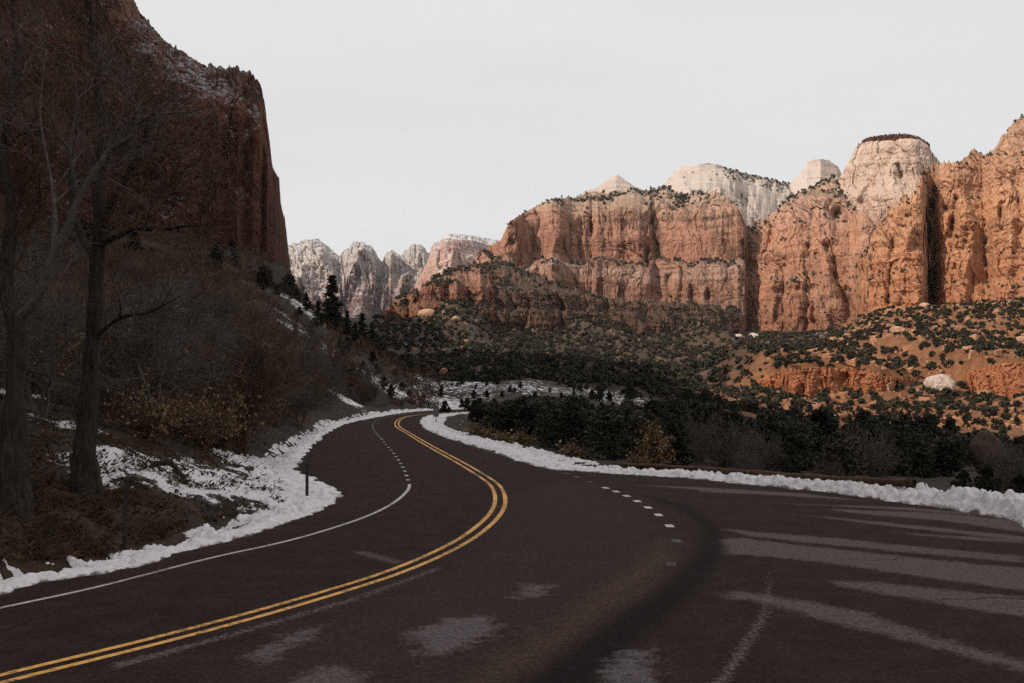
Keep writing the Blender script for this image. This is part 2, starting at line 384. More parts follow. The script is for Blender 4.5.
pale2_p = [gpoly([(405,633),(440,618),(490,614),(506,626),(490,640),(455,652),(415,664)]), gpoly([(509,593),(528,583),(556,584),(545,596),(518,600)]), gpoly([(595,668),(620,648),(655,650),(668,690),(610,690)]),
           gpoly([(240,655),(290,630),(330,625),(310,640),(265,668)])]
tyre_p = [z7([(345,240),(352,300),(345,360),(300,440),(225,560),(180,560),(262,440),(318,360),(335,300)]),
          gpoly([(109,664),(232,632),(360,595),(362,599),(232,637),(112,671)]), gpoly([(362,594),(440,566),(442,569),(362,599)])]
dark_p = [gpoly([(640,495),(690,515),(702,535),(690,560),(655,590),(600,625),(520,683),(480,720),(560,720),(620,660),(690,600),(725,560),(722,528),(690,505)])]
tan_p = [gpoly([(664,540),(672,556),(650,580),(600,616),(540,655),(470,710),(420,720),(500,660),(560,622),(610,585),(645,560)])]
lane_p = [gpoly([(505,500),(560,480),(600,486),(650,512),(672,540),(668,560),(640,585),(570,630),(480,690),(330,720),(100,720),(330,610),(440,570),(495,530)])]
att = {'pale': soft(pale_p, .6), 'patch': soft(pale2_p, 1.1), 'tyre': soft(tyre_p, .5), 'dark': soft(dark_p, .8), 'tan': soft(tan_p, 1.6), 'lane': soft(lane_p, 1.5)}
q = grid_q(*X2.shape)[:, ::-1]; keep = (sdA.ravel()[q] < .9).all(1)
m = M('asphalt'); m.b.inputs['Specular IOR Level'].default_value = .04
f1 = m.math('ADD', m.math('MULTIPLY', m.noise(13, 3, .8), .6), m.math('MULTIPLY', m.noise(38, 3, .8), .4)); f2 = m.noise(.35, 5, .6); f3 = m.noise(3.0, 5, .7); st = m.noise(2.0, 5, .7, st=(.25, 1.4, 1))
c = m.ramp(f2, [(.3, (.0205, .0122, .0112)), (.7, (.031, .0187, .0168))])
c = m.mix(m.math('MULTIPLY', m.attr('lane'), .7), c, (.042, .0272, .0230))
wp = m.ramp(m.noise(1.2, 6, .75), [(.42, 0.0), (.62, 1.0)])
c = m.mix(m.math('MULTIPLY', wp, .4), c, (.050, .0345, .0310))
def brk(a, amt, lo=.42, hi=.62, nn=None):
    k = m.math('ADD', m.attr(a), m.math('MULTIPLY', m.math('SUBTRACT', nn or m.math('ADD', m.math('MULTIPLY', f3, .6), m.math('MULTIPLY', f1, .4)), .5), amt))
    return m.ramp(k, [(lo, 0.0), (hi, 1.0)])
c = m.mix(m.math('MULTIPLY', brk('dark', 1.0, .3, .75), .75), c, (.0095, .0072, .0068))
c = m.mix(m.math('MULTIPLY', brk('tan', 1.3, .3, .85), .85), c, (.078, .049, .034))
c = m.mix(m.math('MULTIPLY', brk('pale', 2.0, .36, .80), .78), c, (.116, .089, .088))
c = m.mix(m.math('MULTIPLY', brk('patch', 2.2, .48, .74, m.math('ADD', m.math('MULTIPLY', f3, .5), m.math('ADD', m.math('MULTIPLY', st, .25), m.math('MULTIPLY', f1, .25)))), .65), c, (.140, .116, .119))
c = m.mix(m.math('MULTIPLY', brk('tyre', 1.8, .5, .75, f1), .8), c, (.14, .112, .100))
c = m.mix(1.0, c, m.ramp(f1, [(.36, .55), (.5, 1.0), (.62, 1.65)]), 'MULTIPLY')
c = m.mix(m.math('MULTIPLY', m.ramp(m.noise(9, 3, .6), [(.58, 0.0), (.66, 1.0)]), .6), c, (.013, .0095, .009))
c = m.mix(m.math('MULTIPLY', m.ramp(m.noise(17, 2, .6), [(.70, 0.0), (.74, 1.0)]), .6), c, (.16, .135, .12))
cn = m.n.new('ShaderNodeTexVoronoi'); cn.feature = 'DISTANCE_TO_EDGE'; cn.inputs['Scale'].default_value = .33
wv = m.n.new('ShaderNodeVectorMath'); wv.operation = 'ADD'; nzc = m.n.new('ShaderNodeTexNoise'); nzc.inputs['Scale'].default_value = .8; nzc.inputs['Detail'].default_value = 5
m.l.new(m.pos, nzc.inputs['Vector']); m.l.new(m.pos, wv.inputs[0]); m.l.new(nzc.outputs['Color'], wv.inputs[1]); m.l.new(wv.outputs[0], cn.inputs['Vector'])
crk = m.math('MULTIPLY', m.ramp(cn.outputs[0], [(.003, 1.0), (.009, 0.0)]), m.ramp(m.noise(.18, 3), [(.52, 0.0), (.6, 1.0)]))
c = m.mix(m.math('MULTIPLY', crk, .6), c, (.009, .008, .008))
m.bump(f1, .5, .012)
asphalt = m.out(c, m.ramp(f2, [(.3, .85), (.7, .97)]))
struct('road', mesh_np('road', np.stack([X2, Y2, 0 * X2], -1), q[keep], [asphalt], False, att))

def strip_mesh(name, path, off, wid, z, mat):
    n = normals2(path); a = path + n * (off - wid / 2); b = path + n * (off + wid / 2)
    V = np.stack([np.c_[a, np.full(len(a), z)], np.c_[b, np.full(len(b), z)]], 1)
    return mesh_np(name, V, grid_q(len(path), 2), [mat])
def paint(name, c1, wear, keepf=.5):
    m = M(name); a = m.noise(9, 5, .75); b = m.noise(.5, 3); g = m.noise(60, 3, .7)
    k = m.math('ADD', m.math('MULTIPLY', a, .5), m.math('ADD', m.math('MULTIPLY', b, .3), m.math('MULTIPLY', g, .2)))
    c = m.mix(m.ramp(k, [(wear, 1.0), (wear + .1, 0.0)]), m.mix(1.0, c1, m.ramp(a, [(.3, .8), (.7, 1.1)]), 'MULTIPLY'), (.028, .021, .02))
    return m.out(c, .75)
YEL = paint('yellow_road_paint', (.78, .400, .110), .42); WHI = paint('white_road_paint', (.50, .46, .45), .40); GREY = paint('old_grey_paint', (.10, .09, .09), .46)
WHD = paint('white_dash_paint', (.52, .49, .48), .34)
yc = [gnd(*p) for p in [(-130,713),(-60,695),(3,678),(112,652),(232,621),(331,592.5),(403,569),(461,542),(490,520),(500,504),(497.5,489),(487,479),(459,462),(429,445.6),(408,433),(397,425.5),(400,419.3),(410,416),(430,413.8),(470,411.4)]]
yp = smooth(resample(spline(yc, .2), .2)[0], 20)
edge = [gnd(*p) for p in [(-130,638),(-60,622),(0,608),(60,595.5),(110,584),(215,557),(280,543),(330,529),(370,515),(395,502),(408,490),(409.5,484)]]
ep = smooth(resample(spline(edge, .2), .2)[0], 8)
for off in (-.155, .155): struct('centre_line', strip_mesh('centre_line', yp, off, .125, .005, YEL))
struct('edge_line', strip_mesh('edge_line', ep, 0, .11, .005, WHI))
fl = smooth(resample(spline([gnd(*p) for p in [(382,439),(377,434),(373,428),(373.5,423),(380,419),(395,415.5),(415,412.8)]], .3), .3)[0], 6)
struct('edge_line', strip_mesh('edge_line', fl, 0, .12, .005, GREY))
fr = smooth(resample(spline([gnd(*p) for p in [(470,412.6),(440,415),(426,418),(419.5,422),(422,428.5),(440,438.5),(475,450),(505,460),(530,468)]], .3), .3)[0], 6)
struct('edge_line', strip_mesh('edge_line', fr, .5, .10, .005, GREY))
def dashes(pts, L, Wd, mat, name):
    P = np.array([gnd(*p) for p in pts]); t = np.gradient(P, axis=0); t /= np.linalg.norm(t, axis=1)[:, None]; n = np.c_[-t[:, 1], t[:, 0]]
    V = np.stack([P - t*L/2 - n*Wd/2, P + t*L/2 - n*Wd/2, P + t*L/2 + n*Wd/2, P - t*L/2 + n*Wd/2], 1)
    V = np.concatenate([V, np.full((*V.shape[:2], 1), .005)], 2)
    return mesh_np(name, V, np.arange(len(P) * 4).reshape(-1, 4), [mat])
struct('dashed_line', dashes([(np.interp(v_, [438,445,449.5,454,458.5,463,467.5,472.5,480], [381,386,390.2,394,397.4,400.4,403,405.5,408]), v_) for v_ in [439.5,442,444.7,447.5,450.4,453.5,456.7,460,463.5,467.2,471.2,475.6,480]], .42, .15, WHI, 'dashed_line'))
struct('dashed_line', dashes([(605.5,488),(616,491.6),(626.5,496),(637.3,501.3),(648,507.6),(658.5,515),(669.5,526)], .46, .2, WHD, 'dashed_line'))
struct('dashed_line', dashes([(557.7,470.8),(566.5,473.6),(576.8,477),(590,482),(677,541),(671,564)], .45, .2, GREY, 'dashed_line'))

# ---------------------------------------------------------------- cliffs
def cliff(name, bx, by, dirx, diry, zb, zt, prof, nv, mat, seed, A=1.0, lam=1.0, cap=200.0, capdrop=.1, crag=1.0, strata=1.0, topn=1.0, nc=22, crack=1.0, rnd=10.0, bulge=1.0, hrange=None, feats=(), pxd=None, waver=.05):
    """rock face: columns at (bx, by), leaning back along (dirx, diry) from zb to zt by the profile, then a roof running back"""
    n = len(bx); v = np.linspace(0, 1, nv)
    s = np.r_[0, np.cumsum(np.hypot(np.diff(bx), np.diff(by)))]
    pv, pi = np.array(prof).T
    Hh = (zt - zb)[:, None]
    S = s[:, None] + 0 * v
    Z = zb[:, None] + Hh * v
    hn = (Z - hrange[0]) / (hrange[1] - hrange[0]) if hrange else v[None] + 0 * Z
    hn = hn + waver * fbm(S / (70 * lam), 3.3, Z / (200 * lam), 4, seed + 90)
    ins = np.interp(hn, pv, pi) + rnd * lam * np.maximum(0, (v[None] - .86) / .14)**2.5 * np.minimum(1, Hh / (30 * lam))
    zz = Z + 4 * lam * fbm(S / (90 * lam), Z / (60 * lam), 0, 3, seed + 70)
    steps = np.zeros_like(Z)
    for lz, am in ((23, 3.0), (9, 1.6), (4.0, .8)):
        q = noise(0.37, zz / (lz * lam), S / (160 * lam), seed + int(lz))
        steps += am * np.tanh(q * 3) * .6
    wx = S / lam + 10 * fbm(S / (40 * lam), Z / (40 * lam), 0, 3, seed + 9); wz = Z / lam + 10 * fbm(S / (40 * lam), Z / (40 * lam), 5, 3, seed + 19)
    D = 15 * bulge * lam * fbm(wx / 120, wz / 330, 0, 3, seed)
    for l, dep in ((75, 9.0), (30, 5.0), (12, 2.4)):
        r = 1 - np.abs(noise(wx / l, wz / (l * 6), 1.7, seed + l)) * 2.0
        D += crack * dep * lam * sstep(.74, 1.0, r) * sstep(-.15, .5, noise(S / (150 * lam), Z / (90 * lam), 4.4, seed + l + 1))
    D -= crag * bulge * lam * 2.6 * ridged(wx / 55, wz / 120, 2.2, 6, seed + 150, .6)
    D -= crag * lam * 1.2 * ridged(wx / 13 + wz / 40, wz / 10, 7.2, 4, seed + 160, .6)
    for l, am in ((46, 6.0), (20, 4.2), (8.5, 2.3), (4, 1.2)):
        f1, f2, val, ox, oz = cells(wx / l + .3 * wz / l, wz / (l * 2.3), 0.5, seed + 31 + l)
        D += crag * am * lam * ((val - .5) * .75 + ox * (val - .5) * 1.7 + .5 * oz * (val - .7) + .35 * (1 - sstep(0, .10, f2 - f1)))
    D += crag * 1.2 * lam * fbm(wx / 4, wz / 4, 0, 3, seed + 55)
    D = D * A + strata * steps * lam
    if pxd is not None:
        PX = pxd[0][:, None]; PY = HOR - (Z - EYE) / pxd[1][:, None] * F
        PX = PX + 3.0 * fbm(S / (20 * lam), Z / (16 * lam), 8, 4, seed + 77); 
        for pts, wd, dep in feats:
            P = np.array(pts, float); best = np.full(Z.shape, 1e9)
            for (ax, ay), (bx_, by_) in zip(P[:-1], P[1:]):
                ddx, ddy = bx_ - ax, by_ - ay; t = np.clip(((PX - ax) * ddx + (PY - ay) * ddy) / (ddx * ddx + ddy * ddy), 0, 1)
                best = np.minimum(best, np.hypot(PX - ax - t * ddx, PY - ay - t * ddy))
            D += dep * np.exp(-(best / wd)**2) * np.clip(.55 + 1.3 * fbm(S / (25 * lam), Z / (40 * lam), 3, 3, seed + 78), 0, 1.3)
    D *= (.25 + .75 * sstep(0, .06, v))[None]
    off = ins + D
    tj = topn * lam * (2.2 * fbm(S[:, :1] / (11 * lam), 0, 0, 4, seed + 40, .6) + 2.6 * (cells(S[:, :1] / (12 * lam), .5, .5, seed + 41)[2] - .5) + 1.6 * (cells(S[:, :1] / (5 * lam), .5, .5, seed + 42)[2] - .5))
    Zd = Z + tj * v**8
    X = bx[:, None] + dirx[:, None] * off; Y = by[:, None] + diry[:, None] * off
    k = np.arange(1, nc + 1) / nc; back = cap * k**1.6
    o2 = off[:, -1:] + back[None]
    X3 = bx[:, None] + dirx[:, None] * o2; Y3 = by[:, None] + diry[:, None] * o2
    Z3 = Zd[:, -1:] - (capdrop * back)[None] + topn * lam * 2.0 * fbm(X3 / (16 * lam), Y3 / (16 * lam), 0, 4, seed + 60) * np.minimum(1, back / 20)[None]
    V = np.stack([np.hstack([X, X3]), np.hstack([Y, Y3]), np.hstack([Zd, Z3])], -1)
    struct(name, mesh_np(name, V, grid_q(n, nv + nc)[:, ::-1], [mat], False))
    return V
def columns(plan, base, top, n):
    """plan (px, d), base (px, py), top (px, py): columns along a traced front"""
    plan = np.array(plan, float); t = np.linspace(0, 1, n)
    L = np.r_[0, np.cumsum(np.hypot(np.diff(plan[:, 0]), np.diff(plan[:, 1] / plan[:, 1].mean() * 300)))]; L /= L[-1]
    px = np.interp(t, L, plan[:, 0]); d = np.interp(t, L, plan[:, 1])
    pb = np.interp(px, *np.array(base, float).T); pt = np.interp(px, *np.array(top, float).T)
    return px, d, pb, pt
CLIFFS = {}
def face(key, name, plan, base, top, n, nv, prof, mat, seed, sink=12, **kw):
    px, d, pb, pt = columns(plan, base, top, n)
    b = at(px, pb, d); zlo = b[:, 2].min(); pv, pi = np.array(prof).T
    ins = np.full(n, prof[-1][1], float); zhi = at(px, pt, d + ins)[:, 2].max()
    for _ in range(4):
        e = at(px, pt, d + ins); ins = np.interp((e[:, 2] - zlo) / (zhi - zlo), pv, pi)
    dr = np.stack([b[:, 0], b[:, 1]], -1); dr /= np.linalg.norm(dr, axis=1)[:, None]
    V = cliff(name, b[:, 0], b[:, 1], dr[:, 0], dr[:, 1], b[:, 2] - sink, np.maximum(e[:, 2], b[:, 2] + 1), prof, nv, mat, seed, hrange=(zlo, zhi), pxd=(px, d), **kw)
    CLIFFS[key] = V[:, :nv]
    return V

# left cliff in the shade: front face, corner, and the canyon wall going on behind it and beside the camera
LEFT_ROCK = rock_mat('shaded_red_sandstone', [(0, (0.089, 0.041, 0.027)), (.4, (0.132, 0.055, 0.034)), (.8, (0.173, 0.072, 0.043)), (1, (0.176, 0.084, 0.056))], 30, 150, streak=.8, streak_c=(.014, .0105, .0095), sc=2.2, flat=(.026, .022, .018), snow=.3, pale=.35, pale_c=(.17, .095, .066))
lx, ly, lb, lt, dx_, dy_ = [], [], [], [], [], []
pts = [(-300,-700,40,230,-1,0),(-230,-420,38,250,-1,.1),(-205,-200,38,250,-1,.1),(-200,-40,38,235,-1,.2),(-205,90,42,232,-1,.3),(-212,200,46,262,-.9,.45),(-205,290,48,262,-.75,.66)]  # unseen columns beside the camera, tops raised to throw shade on road and cliff
fp = [(-10,-190,335),(40,-150,332),(90,-80,330),(115,-40,328),(132,-2,326),(150,24,322),(162,43,320),(185,54,318),(205,61,318),(216,64,314),(225,66,317),(236,66,312),(246,69,316),(252,74,313),(258,86,314),(262,102,318),(266,128,316),(269,146,318),(270.5,160,318),(271.2,167,321),(275,173,322),(278,181,326),(279.5,198,328),(283,215,332),(288,250,340),(291,276,350)]
for px, py, d in fp:
    ins = np.interp(px, [-10, 130, 165, 245, 265, 291], [55, 50, 46, 36, 12, 3])
    b = at(px, 300, d); e = at(px, py, d + ins)
    dd = np.array([b[0], b[1]]); dd /= np.linalg.norm(dd)
    pts.append((b[0], b[1], 26, e[2], dd[0] * ins / 40, dd[1] * ins / 40))
pts += [(-100,420,25,60,-1,.1),(-135,520,20,120,-1,0),(-190,640,20,185,-1,0),(-240,800,20,200,-1,0),(-320,1100,20,180,-1,0)]
pts = np.array(pts)
s = np.r_[0, np.cumsum(np.hypot(np.diff(pts[:, 0]), np.diff(pts[:, 1])))]
i0, i1 = 7, 7 + len(fp) - 1
q_ = np.concatenate([np.linspace(0, s[i0], 130)[:-1], np.linspace(s[i0], s[i1], 560)[:-1], np.linspace(s[i1], s[-1], 110)])
cl = [np.interp(q_, s, pts[:, k]) for k in range(6)]
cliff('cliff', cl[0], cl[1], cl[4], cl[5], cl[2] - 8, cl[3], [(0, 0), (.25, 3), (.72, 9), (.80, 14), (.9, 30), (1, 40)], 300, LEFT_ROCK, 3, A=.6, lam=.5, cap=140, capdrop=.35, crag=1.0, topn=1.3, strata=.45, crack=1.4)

# centre massif
CTOP = [(370,330),(380,318),(395,297),(420,286),(440,272),(465,262),(500,241),(509,223),(517,216),(530,208),(545,201),(560,197),(572,193),(585,190.5),(600,190),(640,191),(665,191),(700,193),(722,196),(735,203),(742,213),(748,227),(755,238)]
MASSIF = rock_mat('banded_red_sandstone', [(0, (0.146, 0.072, 0.050)), (.2, (0.229, 0.113, 0.075)), (.34, (0.281, 0.144, 0.099)), (.42, (0.395, 0.258, 0.197)), (.48, (0.323, 0.173, 0.122)), (.54, (0.312, 0.149, 0.099)), (.7, (0.363, 0.186, 0.132)), (.80, (0.395, 0.239, 0.174)), (.88, (0.395, 0.278, 0.212)), (1, (0.395, 0.302, 0.235))], 50, 240, warp=.05, streak=.9, streak_c=(.065, .042, .034), sc=.8, flat=(.15, .10, .07), pale=.45, pale_c=(.42, .27, .19), flat0=.75)
face('massif', 'cliff', [(474,1090),(484,1066),(496,1046),(508,1036),(516,1040),(524,1062),(540,1068),(552,1056),(560,1058),(572,1074),(592,1086),(598,1080),(640,1074),(650,1082),(656,1098),(688,1080),(720,1062),(738,1048),(745,1052),(752,1110)], [(470,335),(600,338),(760,335)], CTOP, 640, 380,
     [(0, 0), (.16, 8), (.2, 18), (.40, 26), (.45, 50), (.78, 62), (.9, 92), (1, 150)], MASSIF, 21, A=.62, lam=1.0, bulge=.25, cap=350, capdrop=.10, topn=.8, crag=.78, crack=1.0, rnd=3, waver=.11, strata=.8,
     feats=[([(592,192),(591,262)],1.6,10),([(652,192),(650,225),(647,262)],2.6,18),([(745,232),(747,330)],2,10),([(692,285),(695,318)],3,12),([(708,283),(713,322)],4,14),([(627,222),(627,246)],16,9),([(556,212),(553,262)],5,-8),([(668,276),(672,320)],4,8),([(640,285),(645,330)],6,-8),
            ([(560,285),(562,325)],4,10),([(600,280),(604,330)],5,9),([(510,235),(520,268)],4,9),([(690,215),(725,228),(738,260)],4,6)])
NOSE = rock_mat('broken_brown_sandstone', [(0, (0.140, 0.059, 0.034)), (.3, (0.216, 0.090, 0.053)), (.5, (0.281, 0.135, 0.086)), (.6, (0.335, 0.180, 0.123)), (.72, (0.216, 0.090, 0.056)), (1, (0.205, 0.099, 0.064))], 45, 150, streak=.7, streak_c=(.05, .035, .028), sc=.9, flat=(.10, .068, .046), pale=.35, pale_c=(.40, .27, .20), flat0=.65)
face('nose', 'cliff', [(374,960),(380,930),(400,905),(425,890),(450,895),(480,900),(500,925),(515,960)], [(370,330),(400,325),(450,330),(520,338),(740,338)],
     [(374,327),(382,316),(395,297),(420,287),(440,274),(465,264),(500,262),(530,272),(560,283),(600,296),(640,303),(690,303),(740,310)], 340, 220, [(0, 0), (.3, 8), (.36, 16), (.55, 24), (.62, 40), (.8, 60), (1, 120)], NOSE, 35, A=.85, lam=.75, cap=180, capdrop=-.05, crag=1.2, topn=1.5, strata=1.4, bulge=.8,
     feats=[([(437,282),(440,322)],3,-14),([(456,278),(460,322)],3.5,-14),([(480,272),(484,328)],3,-12),([(447,285),(448,325)],3,12),([(470,285),(471,325)],3,10),([(415,295),(418,320)],3,-10),([(408,300),(409,322)],2.5,8)])
NOSE2 = rock_mat('darker_brown_sandstone', [(0, (0.085, 0.046, 0.032)), (.3, (0.125, 0.067, 0.045)), (.5, (0.155, 0.090, 0.065)), (.6, (0.190, 0.119, 0.088)), (.72, (0.125, 0.067, 0.046)), (1, (0.140, 0.081, 0.058))], 45, 150, streak=.85, streak_c=(.032, .025, .021), sc=.9, flat=(.050, .040, .029), pale=.3, pale_c=(.25, .17, .13), flat0=.6)  # darker copy of the nose rock colours for the lower wall
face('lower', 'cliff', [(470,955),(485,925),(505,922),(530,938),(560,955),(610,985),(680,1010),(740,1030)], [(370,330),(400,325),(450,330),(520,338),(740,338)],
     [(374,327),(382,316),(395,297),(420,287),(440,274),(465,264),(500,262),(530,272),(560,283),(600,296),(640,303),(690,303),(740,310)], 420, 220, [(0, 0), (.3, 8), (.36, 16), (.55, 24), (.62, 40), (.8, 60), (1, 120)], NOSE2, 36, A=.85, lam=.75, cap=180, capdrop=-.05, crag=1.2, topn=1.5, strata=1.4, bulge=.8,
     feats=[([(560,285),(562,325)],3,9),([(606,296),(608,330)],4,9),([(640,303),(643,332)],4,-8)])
FACE2 = rock_mat('orange_sandstone', [(0, (0.270, 0.120, 0.072)), (.3, (0.385, 0.182, 0.110)), (.7, (0.457, 0.239, 0.156)), (.9, (0.478, 0.296, 0.212)), (1, (0.499, 0.344, 0.258))], 50, 230, streak=.6, streak_c=(.10, .05, .036), sc=.8, flat=(.17, .105, .07), pale=.4, pale_c=(.48, .32, .23), flat0=.68)
face('face2', 'cliff', [(740,1125),(748,1095),(760,1080),(775,1070),(800,1050),(815,1050),(830,1035),(850,1040),(870,1020),(900,1030),(960,1040)], [(700,332),(960,332)],
     [(738,232),(748,228),(758,221),(768,215),(776,209),(790,200),(800,194),(815,187),(830,179),(836,177),(845,190),(850,203),(870,214),(900,235),(960,240)], 480, 360, [(0, 0), (.25, 12), (.32, 30), (.6, 50), (.8, 90), (1, 170)], FACE2, 47, A=.9, lam=1.0, bulge=.6, cap=300, capdrop=.05, crag=.8, crack=1.2, strata=1.1,
     feats=[([(836,196),(828,225),(838,262),(845,292),(852,318)],5,26),([(810,240),(806,330)],2.5,12),([(795,285),(792,330)],5,-16),([(803,270),(806,300)],3,-10),([(775,250),(772,330)],5,-12),([(785,262),(784,330)],3,10),([(822,270),(826,330)],5,-14),([(815,250),(814,320)],3,12),([(860,250),(858,320)],6,-12)])
# right cliff
RIGHT = rock_mat('bright_orange_sandstone', [(0, (0.367, 0.150, 0.076)), (.25, (0.478, 0.228, 0.123)), (.6, (0.520, 0.276, 0.157)), (.8, (0.509, 0.281, 0.177)), (1, (0.489, 0.300, 0.207))], 45, 165, streak=.4, streak_c=(.11, .055, .034), sc=1.3, flat=(.26, .15, .085), pale=.45, pale_c=(.55, .36, .23), flat0=.7)
face('right', 'cliff', [(856,690),(861,650),(870,620),(885,610),(905,600),(918,596),(924,600),(930,636),(936,645),(942,624),(960,610),(985,618),(1000,604),(1024,600),(1070,585),(1150,560),(1250,540)],
     [(850,322),(880,324),(930,316),(1024,305),(1250,300)], [(856,272),(862,252),(868,246),(875,232),(883,224),(890,210),(897,207),(905,196),(915,190),(925,172),(935,164),(945,162),(955,158),(963,162),(975,151),(985,153),(996,150),(1005,138),(1012,130),(1024,118),(1060,100),(1150,80),(1250,70)],
     600, 400, [(0, 0), (.12, 6), (.16, 12), (.45, 24), (.55, 34), (.8, 50), (1, 95)], RIGHT, 63, A=.95, lam=.62, bulge=.7, cap=200, capdrop=.0, crag=1.0, topn=2.0, crack=1.1, strata=1.5, rnd=14,
     feats=[([(932,195),(929,240),(932,280),(928,306)],4,26),([(958,188),(953,222),(950,240)],3.5,12),([(986,215),(989,260),(991,300)],3,9),([(1004,195),(1000,240)],2.5,8),([(895,235),(888,300)],3,8),([(912,215),(905,250),(900,300)],5,-9),([(972,200),(968,290)],7,-9),([(1014,160),(1010,290)],5,-8),([(940,180),(948,200)],4,10)])
LEDGE_M = rock_mat('red_ledge_rock', [(0, (0.300, 0.100, 0.045)), (1, (0.420, 0.157, 0.072))], -5, 14, streak=.5, streak_c=(.10, .045, .03), sc=4, flat=(.25, .13, .07), pale=.25, pale_c=(.5, .28, .17))
Lp, Lq = resample(spline(LEDGE, .5), .45)
lh = np.interp(Lp[:, 0], LEDGE[:, 0], LEDGE_H) + .8 * fbm(Lq / 14, 0, 0, 3, 8)
dr = Lp / np.linalg.norm(Lp, axis=1)[:, None]; zb = H0(Lp[:, 0] - dr[:, 0] * 4, Lp[:, 1] - dr[:, 1] * 4)
cliff('rock_ledge', Lp[:, 0] - dr[:, 0] * 4, Lp[:, 1] - dr[:, 1] * 4, dr[:, 0], dr[:, 1], zb - 2, zb + np.maximum(lh, -1) + .6, [(0, 0), (.5, .8), (1, 2)], 46, LEDGE_M, 77, A=1.5, lam=.15, cap=12, capdrop=.12, crag=1.3, strata=.5, nc=8, rnd=3)

# pale domes and the butte behind
def dome(name, prof_l, prof_r, d, depth, mat, seed, zbase, lam=1.0, rough=1.0, n=170, nz_=110, cap=None):
    pl, pr = np.array(prof_l, float), np.array(prof_r, float)   # (py, px) going up
    top = min(pl[-1, 0], pr[-1, 0])
    py = np.linspace(zbase, top, nz_)
    xl = np.interp(-py, -pl[:, 0], pl[:, 1]); xr = np.interp(-py, -pr[:, 0], pr[:, 1])
    z = at(0 * py, py, d)[:, 2]; c = (xl + xr) / 2; hw = (xr - xl) / 2 / F * d
    cx = (c - CX) / F * d
    th = np.linspace(0, 2 * np.pi, n)
    X = cx[:, None] + hw[:, None] * np.cos(th); Y = d + depth * (hw[:, None]) * np.sin(th); Z = z[:, None] + 0 * th
    nx, ny = np.cos(th), np.sin(th)
    x0, y0 = cx[:, None] + hw.max() * nx, d + hw.max() * ny
    D = rough * lam * (7 * fbm(x0 / (70 * lam), y0 / (70 * lam), Z / (260 * lam), 4, seed) + 3.0 * noise(x0 / (400*lam), Z / (7 * lam), y0 / (400*lam), seed + 5))
    r = 1 - np.abs(noise(x0 / (40 * lam), y0 / (40 * lam), Z / (220 * lam), seed + 3)) * 2
    D = D - rough * 6 * lam * sstep(.7, 1, r) + rough * 3.5 * lam * ridged(x0 / (30 * lam), y0 / (30 * lam), Z / (22 * lam), 4, seed + 28) * .6 + rough * 1.5 * lam * fbm(x0 / (6 * lam), y0 / (6 * lam), Z / (6 * lam), 3, seed + 8)
    D *= np.minimum(1, hw / hw.max() * 2)[:, None]
    X = X + D * nx; Y = Y + D * ny
    V = np.stack([X, Y, Z], -1)
    cc = np.stack([np.full(n, cx[-1]), np.full(n, d), np.full(n, z[-1] + .6)], -1)[None]
    V = np.concatenate([V, (V[-1:] + cc) / 2 + [0, 0, .8], cc + [0, 0, .6]], 0)
    V[:, -1] = V[:, 0]
    struct(name, mesh_np(name, V, grid_q(V.shape[0], n)[:, ::-1], [mat], False))
    return V
PALE = rock_mat('white_sandstone', [(0, (.36, .25, .20)), (.4, (.43, .345, .295)), (1, (.48, .415, .37))], 195, 330, streak=.0, streak_c=(.26, .20, .17), sc=.9, flat=(.46, .38, .31), pale=.25, pale_c=(.56, .49, .43), flat0=.93)
face('dome1', 'mountain', [(583,1380),(598,1345),(616,1330),(630,1336),(652,1375)], [(580,215),(655,215)], [(583,191),(592,189),(598,186.5),(604,182),(609,177.5),(613,175),(618,174),(623,177),(629,181.5),(635,185.5),(642,188.5),(652,191)], 160, 90,
     [(0, 0), (1, 50)], PALE, 101, A=.12, lam=.7, cap=120, capdrop=.3, crag=.6, crack=.4, topn=.3, strata=1.5, rnd=8)
face('dome2', 'mountain', [(634,1540),(650,1470),(664,1420),(680,1390),(700,1375),(716,1378),(730,1400),(745,1440),(770,1490),(800,1560)], [(630,262),(810,262)],
     [(634,222),(648,202),(656,193),(660.5,189),(668,179.5),(674,174),(678,168.5),(683,166.5),(690,166),(700,164.5),(710,163.5),(719,165),(728,168.5),(737,171.5),(757,177),(772,180),(783,183),(791,184.5),(800,195)], 420, 200,
     [(0, 0), (.5, 110), (.8, 210), (.95, 280), (1, 284)], PALE, 103, A=.09, lam=.9, cap=160, capdrop=.1, crag=.38, crack=.0, topn=.5, strata=1.3, bulge=.15, rnd=4,
     feats=[([(719,166),(726,190),(735,215)],3,-14),([(742,174),(752,200),(760,222)],5,22),([(690,168),(684,195)],4,-8),([(705,168),(708,200)],3,7)])
face('dome3', 'mountain', [(760,1700),(772,1650),(788,1600),(808,1560),(822,1552),(838,1580),(854,1640)], [(755,270),(860,270)],
     [(760,228),(766,214),(770,208),(774,200),(782,192),(790,184.5),(798,177),(804,170.5),(807,166),(809,162),(813,160.5),(822,159.8),(830,161),(835,164),(839,167),(846,180),(854,195)], 260, 200,
     [(0, 0), (.5, 120), (.85, 215), (.93, 224), (1, 230)], PALE, 107, A=.09, lam=.9, cap=160, capdrop=.1, crag=.38, crack=.0, topn=.5, strata=1.3, bulge=.15, rnd=4,
     feats=[([(832,164),(838,190)],3,14),([(820,164),(818,190)],3,-8)])
BUT = rock_mat('pink_white_sandstone', [(0, (.38, .19, .125)), (.35, (.43, .27, .20)), (.6, (.49, .36, .285)), (1, (.51, .39, .32))], 170, 390, streak=.55, streak_c=(.28, .14, .10), sc=.7, flat=(.40, .31, .24), pale=.45, pale_c=(.58, .48, .40), flat0=.8)
